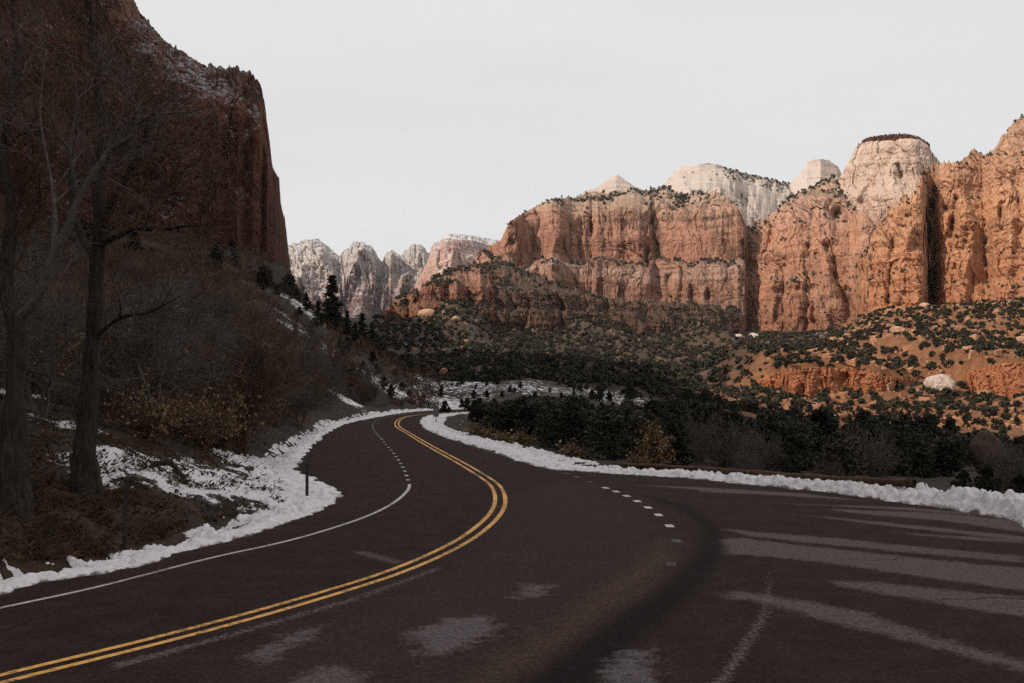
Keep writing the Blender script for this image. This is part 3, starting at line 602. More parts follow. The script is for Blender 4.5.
face('butte', 'mountain', [(815,1620),(826,1560),(838,1520),(856,1490),(875,1480),(900,1475),(918,1478),(932,1500),(942,1540),(955,1600),(975,1700)], [(800,300),(990,300)],
     [(815,225),(825,205),(832,196),(838,182),(846,170),(852,160),(857,149),(863,143.5),(868,142.5),(890,141.5),(915,141),(924,142),(930,147),(936,155),(941,162),(950,175),(975,205)], 420, 330,
     [(0, 0), (.3, 60), (.5, 90), (.62, 105), (.75, 150), (1, 185)], BUT, 111, A=.85, lam=1.2, cap=160, capdrop=-.02, crag=.85, crack=1.3, topn=.4, strata=.9, rnd=6,
     feats=[([(882,142),(884,160),(884,178)],1.8,14),([(900,140),(906,165),(908,185)],2,16),([(868,158),(860,185)],4,-22),([(893,145),(895,170)],4,-8),([(918,148),(922,175)],2,12),([(850,178),(842,215)],4,-10),([(875,165),(880,215)],4,-12),([(935,160),(925,190)],3,9)])
CAPR = rock_mat('dark_red_caprock', [(0, (.085, .032, .022)), (1, (.115, .042, .028))], 400, 430, streak=.5, sc=2, flat=(.035, .028, .02), pale=.1)
face('cap', 'mountain', [(858,1690),(866,1672),(895,1668),(920,1672),(930,1692)], [(858,145),(930,145)], [(858,144.5),(862,141.5),(864,139.8),(870,137),(874,136.4),(880,135),(892,134),(905,133.4),(912,134.6),(918,136.4),(924,139.5),(930,144)], 240, 40, [(0, 0), (1, 5)], CAPR, 113, sink=4, A=.9, lam=.42, cap=60, capdrop=.02, crag=1.4, crack=1.2, topn=1.6, strata=1.2, rnd=1)
# far peaks up the canyon
FAR = rock_mat('far_white_peaks', [(0, (.17, .10, .10)), (.3, (.23, .14, .13)), (.45, (.29, .19, .165)), (.55, (.38, .31, .275)), (1, (.41, .37, .345))], 250, 640, streak=.35, streak_c=(.13, .095, .095), sc=.25, flat=(.17, .15, .14), snow=.4, pale=.4, pale_c=(.47, .39, .35), flat0=.6)
face('far', 'mountain', [(255,4250),(290,4180),(310,4130),(325,4200),(338,4300),(348,4150),(362,4080),(372,4150),(381,4300),(390,4180),(405,4250),(418,4120),(436,4300),(470,4350)], [(250,335),(470,335)],
     [(255,250),(289,245),(293,242),(297,244),(301,240),(318,239),(322,243),(328,247),(333,252),(339,257),(344,250),(349,247),(352,242),(362,241),(366,245),(371,247),(375,252),(379,259),(382,261),(384,255),(387,251),(392,249),(396,253),(401,256),(404,251),(408,249),(412,246),(420,244),(424,247),(427,252),(432,253),(450,258),(470,260)], 520, 320,
     [(0, 0), (.35, 60), (.5, 170), (.75, 330), (1, 560)], FAR, 131, A=1.0, lam=3.2, cap=900, capdrop=.15, crag=1.3, crack=.8, topn=.45, sink=60, rnd=8,
     feats=[([(362,242),(350,270),(334,305)],5,-150),([(362,242),(374,272),(380,312)],5,-130),([(318,240),(330,270),(336,300)],5,-120),([(305,241),(298,270),(290,305)],5,-90),([(392,250),(386,275),(384,310)],4,-110),([(393,250),(402,276),(408,305)],4,-110),([(414,246),(408,268),(396,300)],4,-110),([(420,246),(426,270),(428,300)],4,-110),([(312,262),(314,300)],4,60),([(358,262),(357,290)],4,70)])
FAR2 = rock_mat('pink_peak_rock', [(0, (.28, .16, .13)), (.5, (.38, .22, .17)), (.8, (.42, .28, .235)), (1, (.36, .30, .28))], 250, 600, streak=.55, streak_c=(.33, .12, .08), sc=.25, flat=(.27, .25, .24), snow=.5, pale=.5, pale_c=(.50, .40, .345))
face('far2', 'mountain', [(414,4000),(424,3900),(432,3820),(445,3780),(455,3800),(475,3880),(500,3980),(540,4150)], [(400,335),(540,335)], [(414,286),(420,274),(427,262),(431,246),(434,242),(440,240),(445,236),(448,233.5),(458,234),(475,236),(495,238.5),(520,243),(540,250)], 300, 220,
     [(0, 0), (.5, 150), (.9, 260), (1, 340)], FAR2, 141, A=.7, lam=2.6, cap=900, capdrop=.12, crag=.9, topn=.4, sink=60, feats=[([(452,240),(450,262)],2,-40),([(460,240),(461,262)],2,35),([(440,243),(440,262)],2.5,30)])

# ---------------------------------------------------------------- ploughed snow banks
m = M('ploughed_snow')
n1 = m.noise(5, 6, .7); n2 = m.noise(.7, 4, .6)
c = m.ramp(n1, [(.25, (.50, .455, .455)), (.55, (.70, .66, .665)), (.8, (.80, .765, .775))])
dirt_shade = m.math('ADD', m.attr('dirt_shade'), m.math('MULTIPLY', m.math('SUBTRACT', m.noise(2.6, 6, .75), .5), 2.3))
c = m.mix(m.ramp(dirt_shade, [(.62, 0.0), (.95, .9)]), c, (.085, .062, .05))
m.bump(m.noise(16, 5, .7), .6, .04)
SNOW = m.out(c)
def bank(name, path, wfun, hfun, seed, side, thin, inner=.35):
    n = normals2(path) * side; s = np.r_[0, np.cumsum(np.linalg.norm(np.diff(path, axis=0), axis=1))]
    w = wfun(path, s) ; h = hfun(path, s); t = np.linspace(0, 1, 64)
    edge = inner * (.4 + 1.6 * noise(s / 1.7, 0.3, 0, seed + 2) * .5 + .5 * noise(s / .5, 1.3, 0, seed + 3))
    off = -edge[:, None] + (w + edge)[:, None] * t
    X = path[:, :1] + n[:, :1] * off; Y = path[:, 1:] + n[:, 1:] * off
    base = np.maximum(H(X, Y), 0) 
    prof = sstep(0, .22, t) * (1 - .75 * sstep(.45, 1, t))
    big = .62 + .55 * fbm(X / 2.2, Y / 2.2, 0, 2, seed)
    f1, f2, val, _, _ = cells(X / .25, Y / .25, base * 2, seed + 7); g1, g2, v2, _, _ = cells(X / .115, Y / .115, .5, seed + 8)
    lump = np.sqrt(np.clip(1 - (f1 / .85)**2, 0, 1)) * (.1 + val) * .27 + np.sqrt(np.clip(1 - (g1 / .8)**2, 0, 1)) * (.15 + v2) * .11 - .14
    hh = h[:, None]
    Z = base + prof * hh * big + sstep(.0, .12, t) * (1 - sstep(.8, 1, t)) * lump * np.minimum(.25 + hh * 1.3, 1.0) - thin * np.maximum(0, .5 + 1.5 * fbm(X / .9, Y / .65, 0, 4, seed + 5, .65)) * sstep(.25, .8, t)
    Z = Z - .12 * (1 - sstep(0, .06, t)) - .25 * sstep(.85, 1, t)
    V = np.stack([X, Y, Z], -1)
    dirt_shade = np.maximum(.75 * (1 - sstep(0, .12, t)) + .38 * (1 - np.clip((Z - base) / .25, 0, 1)), .45 * (t > .6) * np.clip(thin * 3, 0, 1) * sstep(.5, 1, t))  # dirt at the edges; low spots between lumps darkened as painted crevice shade
    qd = grid_q(len(path), 64)
    return stuff(name, mesh_np(name, V, qd if side > 0 else qd[:, ::-1], [SNOW], True, {'dirt_shade': dirt_shade}))
lp = resample(L_PATH, .07)[0]; lp = smooth(lp, 20)
yl = lambda p: p[:, 1]
def lw(p, s):
    a = np.interp(s, [0, 12, 20, 27, 34, 40, 46, 52, 60, 80, 110, 150, 190], [1.5, 1.4, 1.3, 1.7, 2.7, 4.2, 3.8, 2.0, 1.6, 1.5, 1.6, 1.7, 1.7]); return a
def lhh(p, s): return np.interp(s, [0, 20, 35, 45, 60, 120, 190], [.13, .13, .14, .17, .16, .28, .34]) 
bank('snow_bank', lp, lw, lhh, 201, 1, .48)
rp = smooth(resample(R_PATH[::-1], .07)[0], 20)
def rw(p, s): return np.interp(p[:, 0] / np.maximum(p[:, 1], 5), [-.09, -.03, .02, .06, .12, .25, .45, .6], [2.2, 3.2, 3.4, 3.0, 2.0, 2.0, 2.8, 3.0])
def rhh(p, s): return np.interp(p[:, 0] / np.maximum(p[:, 1], 5), [-.09, 0, .1, .15, .3, .5, .6], [.15, .14, .18, .25, .40, .70, .8])
bank('snow_bank', rp, rw, rhh, 211, -1, .32)
HAZE = True
if HAZE:
    hm = bpy.data.materials.new('haze'); hm.use_nodes = True; hn_ = hm.node_tree.nodes; hn_.remove(hn_['Principled BSDF'])
    pv_ = hn_.new('ShaderNodeVolumePrincipled'); pv_.inputs['Density'].default_value = 1.7e-5; pv_.inputs['Color'].default_value = (.86, .88, .92, 1)
    hm.node_tree.links.new(pv_.outputs[0], hn_['Material Output'].inputs['Volume'])
    hb_ = np.array([(x, y, z) for x in (-1, 1) for y in (-1, 1) for z in (0, 1)], float) * [5850, 5850, 1] ; hb_[:, 2] = np.where(hb_[:, 2] > 0, 1000, -160)
    stuff('haze', mesh_np('haze', hb_, [(0,1,3,2),(4,6,7,5),(0,4,5,1),(2,3,7,6),(0,2,6,4),(1,5,7,3)], [hm]))

#@@VEG@@
# ---------------------------------------------------------------- plant builders
def tubes(segs, sides=3):
    """straight twig pieces (p0, p1, r0, r1) as one set of prisms"""
    S = np.asarray(segs, float); a, b, r0, r1 = S[:, :3], S[:, 3:6], S[:, 6], S[:, 7]
    d = b - a; d /= np.linalg.norm(d, axis=1)[:, None] + 1e-9
    up = np.where(np.abs(d[:, 2:]) > .9, [[1., 0, 0]], [[0, 0, 1.]]); u = np.cross(d, up); u /= np.linalg.norm(u, axis=1)[:, None]; w = np.cross(d, u)
    th = np.arange(sides) * 2 * np.pi / sides
    ring = u[:, None] * np.cos(th)[None, :, None] + w[:, None] * np.sin(th)[None, :, None]
    V = np.concatenate([a[:, None] + ring * r0[:, None, None], b[:, None] + ring * r1[:, None, None]], 1)
    i = np.arange(len(S))[:, None] * 2 * sides; k = np.arange(sides); k2 = (k + 1) % sides
    Q = np.stack([i + k, i + k2, i + sides + k2, i + sides + k], -1).reshape(-1, 4)
    return V.reshape(-1, 3), Q
def limb(pts, radii, sides=9, bark=.08, seed=0, step=.12):
    P = np.array(pts, float); q = spline(np.c_[P, radii], step); c, r = q[:, :3], q[:, 3]
    d = np.gradient(c, axis=0); d /= np.linalg.norm(d, axis=1)[:, None] + 1e-9
    ref = np.array([1., .3, 0]); u = np.cross(d, ref); u /= np.linalg.norm(u, axis=1)[:, None]; w = np.cross(d, u)
    th = np.arange(sides) * 2 * np.pi / sides; k = np.arange(len(c))
    R_ = r[:, None] * (1 + bark * 2 * fbm(np.cos(th)[None] * 1.5 + 0 * k[:, None], np.sin(th)[None] * 1.5, k[:, None] * step * 1.2, 3, seed))
    V = c[:, None] + (u[:, None] * np.cos(th)[None, :, None] + w[:, None] * np.sin(th)[None, :, None]) * R_[..., None]
    i = np.arange(len(c) * sides).reshape(len(c), sides); j = np.roll(i, -1, 1)
    Q = np.stack([i[:-1], j[:-1], j[1:], i[1:]], -1).reshape(-1, 4)
    return V.reshape(-1, 3), Q
def grow(rng, p, d, L, r, lev, out, up=.10, wob=.22, kids=3, rmin=.006, nseg=4, start=1):
    p = np.array(p, float); d = np.array(d, float); st = L / nseg
    for i in range(nseg):
        d = d + wob * rng.normal(size=3) + [0, 0, up]; d /= np.linalg.norm(d)
        q = p + d * st; r1 = max(rmin, r * (1 - .55 / nseg * (1 + i) / (1 + .2 * i)))
        out.append((*p, *q, r, r1)); p, r = q, r1
        if lev > 0 and i >= start - 1:
            for _ in range(rng.integers(1, kids + 1)):
                a = rng.normal(size=3); a -= a.dot(d) * d; a /= np.linalg.norm(a) + 1e-9
                an = rng.uniform(.45, 1.0); dd = d * math.cos(an) + a * math.sin(an)
                grow(rng, p, dd, L * rng.uniform(.42, .72), max(rmin, r * .62), lev - 1, out, up, wob * 1.1, kids, rmin, nseg, 1)
def leaves(rng, C, size, aspect=1.8, outward=None):
    n = len(C); a = rng.normal(size=(n, 3))
    if outward is not None: a = a * .6 + outward
    a /= np.linalg.norm(a, axis=1)[:, None]; b = np.cross(a, rng.normal(size=(n, 3))); b /= np.linalg.norm(b, axis=1)[:, None] + 1e-9
    s = (np.asarray(size) * rng.uniform(.6, 1.4, n))[:, None]
    a = a * s * aspect / 2; b = b * s / 2
    V = np.stack([C - a - b * .6, C - a * .1 + b * -1.0, C + a, C - a * .1 + b], 1)
    return V.reshape(-1, 3), np.arange(n * 4).reshape(-1, 4)
def join(parts):
    V, Q, o = [], [], 0
    for v, q in parts: V.append(v); Q.append(q + o); o += len(v)
    return np.vstack(V), np.vstack(Q)

_b = M('dark_bark').obj(); _f = _b.noise(14, 6, .7, st=(1, 1, .18)); _b.bump(_f, 1.0, .06); BARK = _b.out(_b.ramp(_f, [(.35, (.011, .009, .008)), (.65, (.050, .039, .032))]))
BARK2 = simple('grey_bark', (.050, .042, .037), (.11, .095, .083), 9, .01)
TWIG = simple('brown_twigs', (.024, .0155, .0105), (.115, .070, .042), .4)
TWIG2 = simple('grey_twigs', (.045, .036, .031), (.125, .102, .086), 1)
TWIG3 = simple('reddish_twigs', (.042, .025, .017), (.12, .070, .043), 1)
JUN = leaf_mat('juniper_leaf', (.020, .0195, .0155), (.052, .050, .037), .9)
JUN2 = leaf_mat('olive_juniper_leaf', (.032, .029, .020), (.075, .066, .046), .8)
PINE = leaf_mat('pine_needles', (.013, .0135, .011), (.030, .031, .023), .4)
SCRUB = leaf_mat('scrub_leaf', (.013, .012, .008), (.038, .034, .022), .7)
TAN = leaf_mat('dead_tan_leaf', (.095, .060, .028), (.30, .195, .095), .6)
STRAW = leaf_mat('straw', (.10, .065, .035), (.26, .175, .10), .4)
used = set()
def root(name): return link(name, None)
def part(name, VQ, mat, parent, sm=False): return link(name, mesh_np(name, VQ[0], VQ[1], [mat] if not isinstance(mat, list) else mat, sm), parent)

def juniper(seed, h=4.5, wide=.42, n=2600, kind='juniper', mat=JUN):
    rng = np.random.default_rng(seed); t = root(kind)
    st = []; lean = rng.normal(size=2) * .12
    tp = [(0, 0, -.3), (lean[0]*.4, lean[1]*.4, h*.3), (lean[0], lean[1], h*.62)]
    parts = [limb(tp, [.16, .11, .04], 7, .15, seed, .3)]
    C, O = [], []
    nl = rng.integers(9, 14)
    for k in range(nl):
        zz = h * (.12 + .80 * (k + .5) / nl); rad = h * wide * (1 - .75 * max(0, zz / h - .30)) * rng.uniform(.55, 1.0)
        a = k * 2.4 + rng.normal() * .5; rr = rad * rng.uniform(.25, .75) * (1 if zz < h * .8 else .3)
        c = np.array([math.cos(a) * rr, math.sin(a) * rr, zz]); s = np.array([.24, .24, .17]) * h * rng.uniform(.65, 1.05) * (1.15 - .55 * zz / h)
        m_ = n // nl; v = rng.normal(size=(m_, 3)); v /= np.linalg.norm(v, axis=1)[:, None]
        rr_ = rng.uniform(.35, 1.0, m_)[:, None]**.5 * (1 + .25 * noise(v[:, 0] * 2.5 + k, v[:, 1] * 2.5, v[:, 2] * 2.5, seed))[:, None]
        C.append(c + v * s * rr_); O.append(v + [0, 0, .35])
        parts.append(limb([(lean[0]*.5, lean[1]*.5, zz * .55), tuple((c * .6 + np.array([0, 0, zz * .2]))), tuple(c)], [.05, .035, .015], 5, .1, seed + k, .3))
    C = np.vstack(C); C[:, 2] = np.maximum(C[:, 2], .05); O = np.vstack(O)
    part('trunk', join(parts), BARK, t)
    part('crown', leaves(rng, C, .17 * h / 4.5 * math.sqrt(2600 / n), 1.9, O * .8), mat, t)
    return t
def pine(seed, h=8.0):
    rng = np.random.default_rng(seed); t = root('pine_tree')
    parts = [limb([(0, 0, -.4), (.05, 0, h * .5), (0, .05, h * .97)], [.2, .13, .02], 7, .1, seed, .4)]
    C, O = [], []
    z = h * .10
    while z < h * .98:
        L = h * .26 * (1 - z / h)**.8 * rng.uniform(.6, 1.15) + .12
        for k in range(rng.integers(3, 6)):
            a = rng.uniform(0, 6.28); d = np.array([math.cos(a), math.sin(a), rng.uniform(-.25, .25)])
            parts.append(limb([(0, 0, z), tuple(np.array([0, 0, z]) + d * L * .5), tuple(np.array([0, 0, z]) + d * L + [0, 0, .08])], [.035, .025, .01], 4, .1, seed, .4))
            m_ = int(34 + 30 * L); f = rng.uniform(.2, 1.05, m_)[:, None]
            C.append(np.array([0, 0, z]) + d * L * f + rng.normal(size=(m_, 3)) * [.17, .17, .11]); O.append(np.tile(d + [0, 0, .3], (m_, 1)))
        z += h * rng.uniform(.035, .06)
    part('trunk', join(parts), BARK, t); part('crown', leaves(rng, np.vstack(C), .15, 2.6, np.vstack(O)), PINE, t)
    return t
def bare_shrub(seed, h=2.4, stems=11, spread=.8, mat=TWIG, lev=2, kids=3, rmin=.007, leaf=None, nleaf=0, name='bare_shrub', lsize=.09):
    rng = np.random.default_rng(seed); out = []
    for k in range(stems):
        a = rng.uniform(0, 6.28); s = rng.uniform(.1, spread)
        d = np.array([math.cos(a) * s, math.sin(a) * s, 1.0]); d /= np.linalg.norm(d)
        grow(rng, (math.cos(a) * .15 * rng.random(), math.sin(a) * .15 * rng.random(), -.15), d, h * rng.uniform(.55, .95), rng.uniform(.014, .028), lev, out, .05, .16, kids, rmin)
    V, Q = tubes(out); 
    if leaf is None: return link(name, mesh_np(name, V, Q, [mat]))
    t = root(name); part('stem', (V, Q), mat, t)
    E = np.array(out)[:, 3:6]; E = E[E[:, 2] > h * .12]; C = E[rng.integers(0, len(E), nleaf)] + rng.normal(size=(nleaf, 3)) * .07
    part('foliage', leaves(rng, C, lsize, 1.6), leaf, t)
    return t
def bare_tree(seed, h=5.5, mat=TWIG2, trunk_r=.11, stems=3, lean=(0, 0)):
    rng = np.random.default_rng(seed); t = root('bare_tree'); parts, out = [], []
    for k in range(stems):
        a = k * 2.1 + rng.random(); d = np.array([math.cos(a) * .35 + lean[0], math.sin(a) * .35 + lean[1], 1.0])
        pts = [np.array([0, 0, -.3])]; 
        for j in range(5):
            d = d + rng.normal(size=3) * [.16, .16, .05]; d /= np.linalg.norm(d); pts.append(pts[-1] + d * h * .15)
        rr = trunk_r * rng.uniform(.6, 1) * np.array([1.2, .9, .75, .6, .45, .32])
        parts.append(limb(pts, rr, 7, .1, seed + k, .15))
        for j in range(2, 6):
            for _ in range(3):
                a2 = rng.normal(size=3); a2 -= a2.dot(d) * d; a2 /= np.linalg.norm(a2); dd = d * .75 + a2 * .7
                grow(rng, pts[j], dd / np.linalg.norm(dd), h * rng.uniform(.22, .42), rr[j] * .55, 2, out, .06, .2, 3, .007)
    part('trunk', join(parts), mat, t); part('branches', tubes(out), mat, t)
    return t

# ---------------------------------------------------------------- the two big bare trees on the left
def px_pts(L): return [tuple(at(*p)) for p in L]
def big_tree(label, trunk, tr, limbs, seed, nt=(7, 3)):
    rng = np.random.default_rng(seed)
    P = px_pts(trunk); b = P[0]; base = (b[0], b[1], hz(b[0], b[1]))
    t = link('cottonwood_tree', None, loc=base, label=label, category='tree')
    o = np.array(base)
    P = [(b[0], b[1], base[2] - .4)] + [p for p in P if p[2] > base[2] + .2]
    rr = np.interp(np.linspace(0, 1, len(P)), np.linspace(0, 1, len(tr)), tr); rr[0] *= 1.7; rr[1] *= 1.15
    part('trunk', limb(np.array(P) - o, rr, 14, .16, seed), BARK, t)
    for k, (L, r0, r1, mat, dens) in enumerate(limbs):
        q = np.array(px_pts(L)) - o; rad = np.linspace(r0, r1, len(q)); V = limb(q, rad, 8, .1, seed + k)
        l = part('limb', V, mat, t); out = []
        full = spline(np.c_[q, rad], .25)
        for i in range(3, len(full)):
            d = full[i, :3] - full[i-1, :3]; d /= np.linalg.norm(d) + 1e-9
            if rng.random() < dens * 1.9:
                a = rng.normal(size=3); a -= a.dot(d) * d; a /= np.linalg.norm(a); dd = d * .7 + a * .75 + [0, 0, .2]
                grow(rng, full[i, :3], dd / np.linalg.norm(dd), rng.uniform(.9, 2.1), min(.03, full[i, 3] * .6), 2, out, .05, .16, 3, .0045)
        w_ = np.array(out)[:, 3:6] + o; pxx = CX + F * w_[:, 0] / w_[:, 1]; pyy = HOR - F * (w_[:, 2] - EYE) / w_[:, 1]
        out = [g for g, a_, b_ in zip(out, pxx, pyy) if not (b_ < 290 and a_ > np.interp(b_, [-80, 0, 25, 45, 60, 125, 200, 290], [85, 118, 134, 150, 165, 235, 258, 275]))]
        part('twigs', tubes(out), TWIG if mat is BARK else TWIG2, l)
    return t
big_tree('tall bare tree with a thick dark trunk standing on the bank above the roadside snow',
    [(88,497,24),(86,440,24),(90,380,24),(94,320,24),(97,265,24),(101,225,24)], [.26,.21,.195,.18,.17,.15], [
    ([(99,245,24),(118,236,23.6),(140,229,23.2),(165,229,22.8),(185,226,22.4),(200,226,22)], .10, .02, BARK, .35),
    ([(101,228,24),(98,180,24.2),(104,130,24.5),(97,80,24.7),(92,20,25),(88,-40,25)], .17, .03, BARK, .5),
    ([(101,230,24),(114,200,23.6),(130,170,23.2),(144,140,23),(150,112,22.6)], .11, .015, BARK, .45),
    ([(100,238,24),(125,216,24.3),(150,200,24.6),(175,182,25),(192,172,25.4)], .09, .012, BARK, .4),
    ([(97,262,24),(80,232,24.5),(70,185,25),(72,130,25.5),(60,70,26)], .10, .015, BARK, .45),
    ([(92,340,24),(120,318,23.6),(150,312,23),(180,296,22.7)], .06, .012, BARK, .35)], 301)
big_tree('dark leaning bare tree at the frame edge with one long pale limb',
    [(14,545,20),(12,470,20),(15,400,20),(17,340,20),(18,315,20)], [.28,.24,.21,.18,.14], [
    ([(18,319,20),(38,297,19.8),(53,256,19.6),(67,229,19.5),(79,198,19.4),(102,161,19.3),(111,149,19.3),(132,135,19.2),(138,115,19.1),(140,98,19)], .115, .018, BARK2, .35),
    ([(17,335,20),(6,280,20.3),(12,215,20.6),(4,150,21),(16,60,21.4),(10,-20,21.6)], .17, .03, BARK, .45),
    ([(53,256,19.6),(55,215,19.8),(51,178,20),(40,115,20.3),(46,50,20.5)], .06, .012, BARK2, .4),
    ([(78,200,19.4),(70,150,19),(77,100,18.8),(70,55,18.6)], .05, .01, BARK2, .4)], 311)

# ---------------------------------------------------------------- small bare trees and the thicket on the left hillside
rng = np.random.default_rng(42)
bt = [bare_tree(401, 5.2, TWIG2, .10, 3), bare_tree(402, 4.6, TWIG, .09, 4), bare_tree(403, 4.8, TWIG2, .08, 2, (.7, .1))]
for px, py, d, k, s_, rz, lab in [
    (243,452,43,1,1.15,.4,'dark many-stemmed bare tree at the thicket edge above the inner curve of snow'),
    (275,405,60,2,1.0,-.3,'pale bare tree leaning right over the thicket with forked grey limbs'),
    (158,440,36,0,1.05,1.2,'grey bare tree behind the snowy slope right of the thick dark trunk'),
    (205,420,50,0,.95,2.6,'grey bare tree among brown brush uphill of the snow bank'),
    (120,400,40,1,.9,4.0,'small dark bare tree just uphill of the thick trunk'),
    (300,428,70,1,.8,5.1,'low dark bare tree beside the far narrow strip of snow'),
    (40,420,31,0,.8,3.3,'small grey bare tree between the two big dark trunks'),
    (320,405,98,0,1.0,.9,'distant grey bare tree above the road where it bends away'),
    (190,400,58,2,1.3,2.2,'tall pale bare tree with long forked limbs in the middle of the thicket'),
    (230,380,78,0,1.3,.2,'pale bare tree high in the thicket above the dark many-stemmed one'),
    (150,370,66,2,1.2,3.9,'pale leaning bare tree high in the thicket right of the thick trunk'),
    (310,385,105,2,1.1,1.5,'pale bare tree leaning over the brush left of the distant bend'),
    (350,398,122,1,.9,2.9,'dark bare tree nearest the distant bend on the left slope')]:
    p = at(px, py, d); place(bt[k], used, (p[0], p[1], hz(p[0], p[1])), rz, s_, lab, 'bare tree')
bs = [bare_shrub(501, 2.4), bare_shrub(502, 2.0, 14, 1.0, TWIG3), bare_shrub(503, 2.9, 9, .6, TWIG2), bare_shrub(504, 1.7, 16, 1.1, TWIG), bare_shrub(505, 2.6, 10, .7, TWIG3), bare_shrub(506, 2.2, 12, .9, TWIG2)]
HILL_SNOW = [(140,385,48),(150,310,95),(175,312,105),(255,330,110),(300,330,150),(293,288,185),(308,300,180),(330,360,150),(360,372,150),(345,392,110),(60,430,31)]
n = 0; tries = 0
while n < 250 and tries < 6000:
    tries += 1
    px = rng.uniform(-60, 425); d = math.exp(rng.uniform(math.log(23), math.log(150)))
    x, y = (px - CX) / F * d, d
    sd = float(sdist(PAVED, np.array([x]), np.array([y]))[0])
    if x > -2 - .04 * d or sd < (5.5 if d < 40 else 3.2 if d < 60 else 2.6): continue
    if d < 30 and 95 < px < 260: continue
    if any(((x - at(*q_)[0]) / (.035 * q_[2] + 2))**2 + ((d - q_[2] + 5) / 10)**2 < 1 for q_ in HILL_SNOW): continue
    n += 1; k = rng.integers(0, 6)
    place(bs[k], used, (x, y, hz(x, y)), rng.uniform(0, 6.28), rng.uniform(.65, 1.25) * (1.25 if d > 70 else 1), 'leafless brown shrub in the dense thicket covering the shaded left hillside', 'bare shrub', 'bare shrubs of the left hillside thicket')
ts = [bare_shrub(511, 2.0, 12, .9, TWIG3, 2, 3, .006, TAN, 900, 'tawny_shrub', .085), bare_shrub(512, 1.5, 14, 1.0, TWIG3, 2, 3, .006, TAN, 800, 'tawny_shrub', .08)]
for px, d in [(150,33),(165,37),(190,40),(205,36),(222,41),(135,46),(110,52),(175,55),(230,60),(60,44),(30,38),(285,78),(262,66),(140,70),(90,60),(200,75),(120,90),(165,100),(215,95),(250,88),(300,112),(325,125),(345,140),(240,50),(230,44),(180,66),(155,120),(70,70),(20,50),(270,130),(290,96),(100,38)]:
    x, y = (px - CX) / F * d, d
    place(ts[rng.integers(0, 2)], used, (x, y, hz(x, y)), rng.uniform(0, 6.28), rng.uniform(.8, 1.5), 'shrub holding dead tan leaves among the bare brush on the left hillside', 'shrub', 'tan-leaved shrubs on the left hillside')
# far slope brush
fs = [juniper(521, 1.6, .6, 500, 'hillside_shrub', SCRUB), juniper(522, 1.4, .65, 450, 'hillside_shrub', leaf_mat('russet_leaf', (.05, .024, .012), (.11, .055, .026)))]
for i in range(90):
    px = rng.uniform(290, 440); d = rng.uniform(110, 215); x, y = (px - CX) / F * d, d
    if x > -14 or float(sdist(PAVED, np.array([x]), np.array([y]))[0]) < 4: continue
    place(fs[int(rng.random() < .3)], used, (x, y, hz(x, y)), rng.uniform(0, 6.28), rng.uniform(.6, 1.3), 'low scrubby shrub on the slope above the road where it bends away', 'shrub', 'low shrubs on the slope above the bend')

# ---------------------------------------------------------------- junipers and pines
jt = [juniper(601), juniper(602, 4.5, .5), juniper(603, 4.5, .36), juniper(604, 4.5, .46, 2200, 'juniper', JUN2), juniper(605, 4.5, .32, 1500)]
pt = [pine(611), pine(612)]
x, y = at(332, 312, 185)[:2]; z = hz(x, y); top = at(333, 274, 185)[2]
place(pt[0], used, (x, y, z), .3, (top - z) / 8.0, 'tall lone pine with a pointed top on the hill crest against the far peaks', 'pine tree')
for px, yt, d in [(318,300,170),(347,310,190),(306,292,180),(362,312,200),(372,322,200),(355,322,180)]:
    x, y = at(px, 330, d)[:2]; z = hz(x, y); h = max(2.2, at(px, yt, d)[2] - z)
    place(pt[1], used, (x, y, z), rng.uniform(0, 6), h / 8.0, 'shorter dark pine crowded beside the lone pine on the hill crest', 'pine tree', 'shorter pines on the hill crest')
# the dark band running down the crest of the left hill
for i in range(64):
    px = rng.uniform(325, 520); d = rng.uniform(185, 300)
    yt = np.interp(px, [325,340,360,380,400,430,460,490,520], [312,318,330,343,354,363,372,380,386]) + rng.uniform(-3, 12)
    x, y = (px - CX) / F * d, d; z = hz(x, y); h = at(px, yt, d)[2] - z
    if h < 1.5 or h > 11: h = rng.uniform(3, 5)
    if px > 430: h = min(h, rng.uniform(3, 5.5)); 
    if px > 420 and d < 225: continue
    s_ = h / 4.5; place(jt[rng.integers(0, 5)], used, (x, y, z), rng.uniform(0, 6.28), (s_ * rng.uniform(.9, 1.3), s_ * rng.uniform(.9, 1.3), s_), 'dark juniper in the band of trees running down the left hill crest', 'juniper', 'junipers down the left hill crest')
# right of the road
YT = ([430,440,470,490,520,560,600,640,670,700,720,753,790,835,870,906,947,963,994,1025,1100], [411,409,406,404,398,396,394,396,391,391,404,409,408,402,409,413,417,427,424,434,436])
for i in range(60):
    px = rng.uniform(438, 575); d = rng.uniform(60, 128); x, y = (px - CX) / F * d, d
    if float(sdist(PAVED, np.array([x]), np.array([y]))[0]) < 4.6: continue
    z = hz(x, y); h = np.clip(at(px, np.interp(px, YT[0], YT[1]) + rng.uniform(-2, 7), d)[2] - z, 1.0, 4.6); s_ = h / 4.5
    place(jt[rng.integers(0, 5)], used, (x, y, z), rng.uniform(0, 6.28), (s_ * 1.5, s_ * 1.5, s_), 'low dark bushy juniper close behind the far right roadside snow near the bend', 'juniper', 'low junipers near the bend')
for i in range(36):
    px = rng.uniform(60, 300); d = rng.uniform(170, 300); x, y = (px - CX) / F * d, d
    s_ = rng.uniform(.45, 1.1); place(jt[rng.integers(0, 5)], used, (x, y, hz(x, y)), rng.uniform(0, 6.28), (s_ * 1.2, s_ * 1.2, s_), 'dark juniper on the brushy slope at the foot of the shaded left cliff', 'juniper', 'junipers under the left cliff')
n = 0; tries = 0
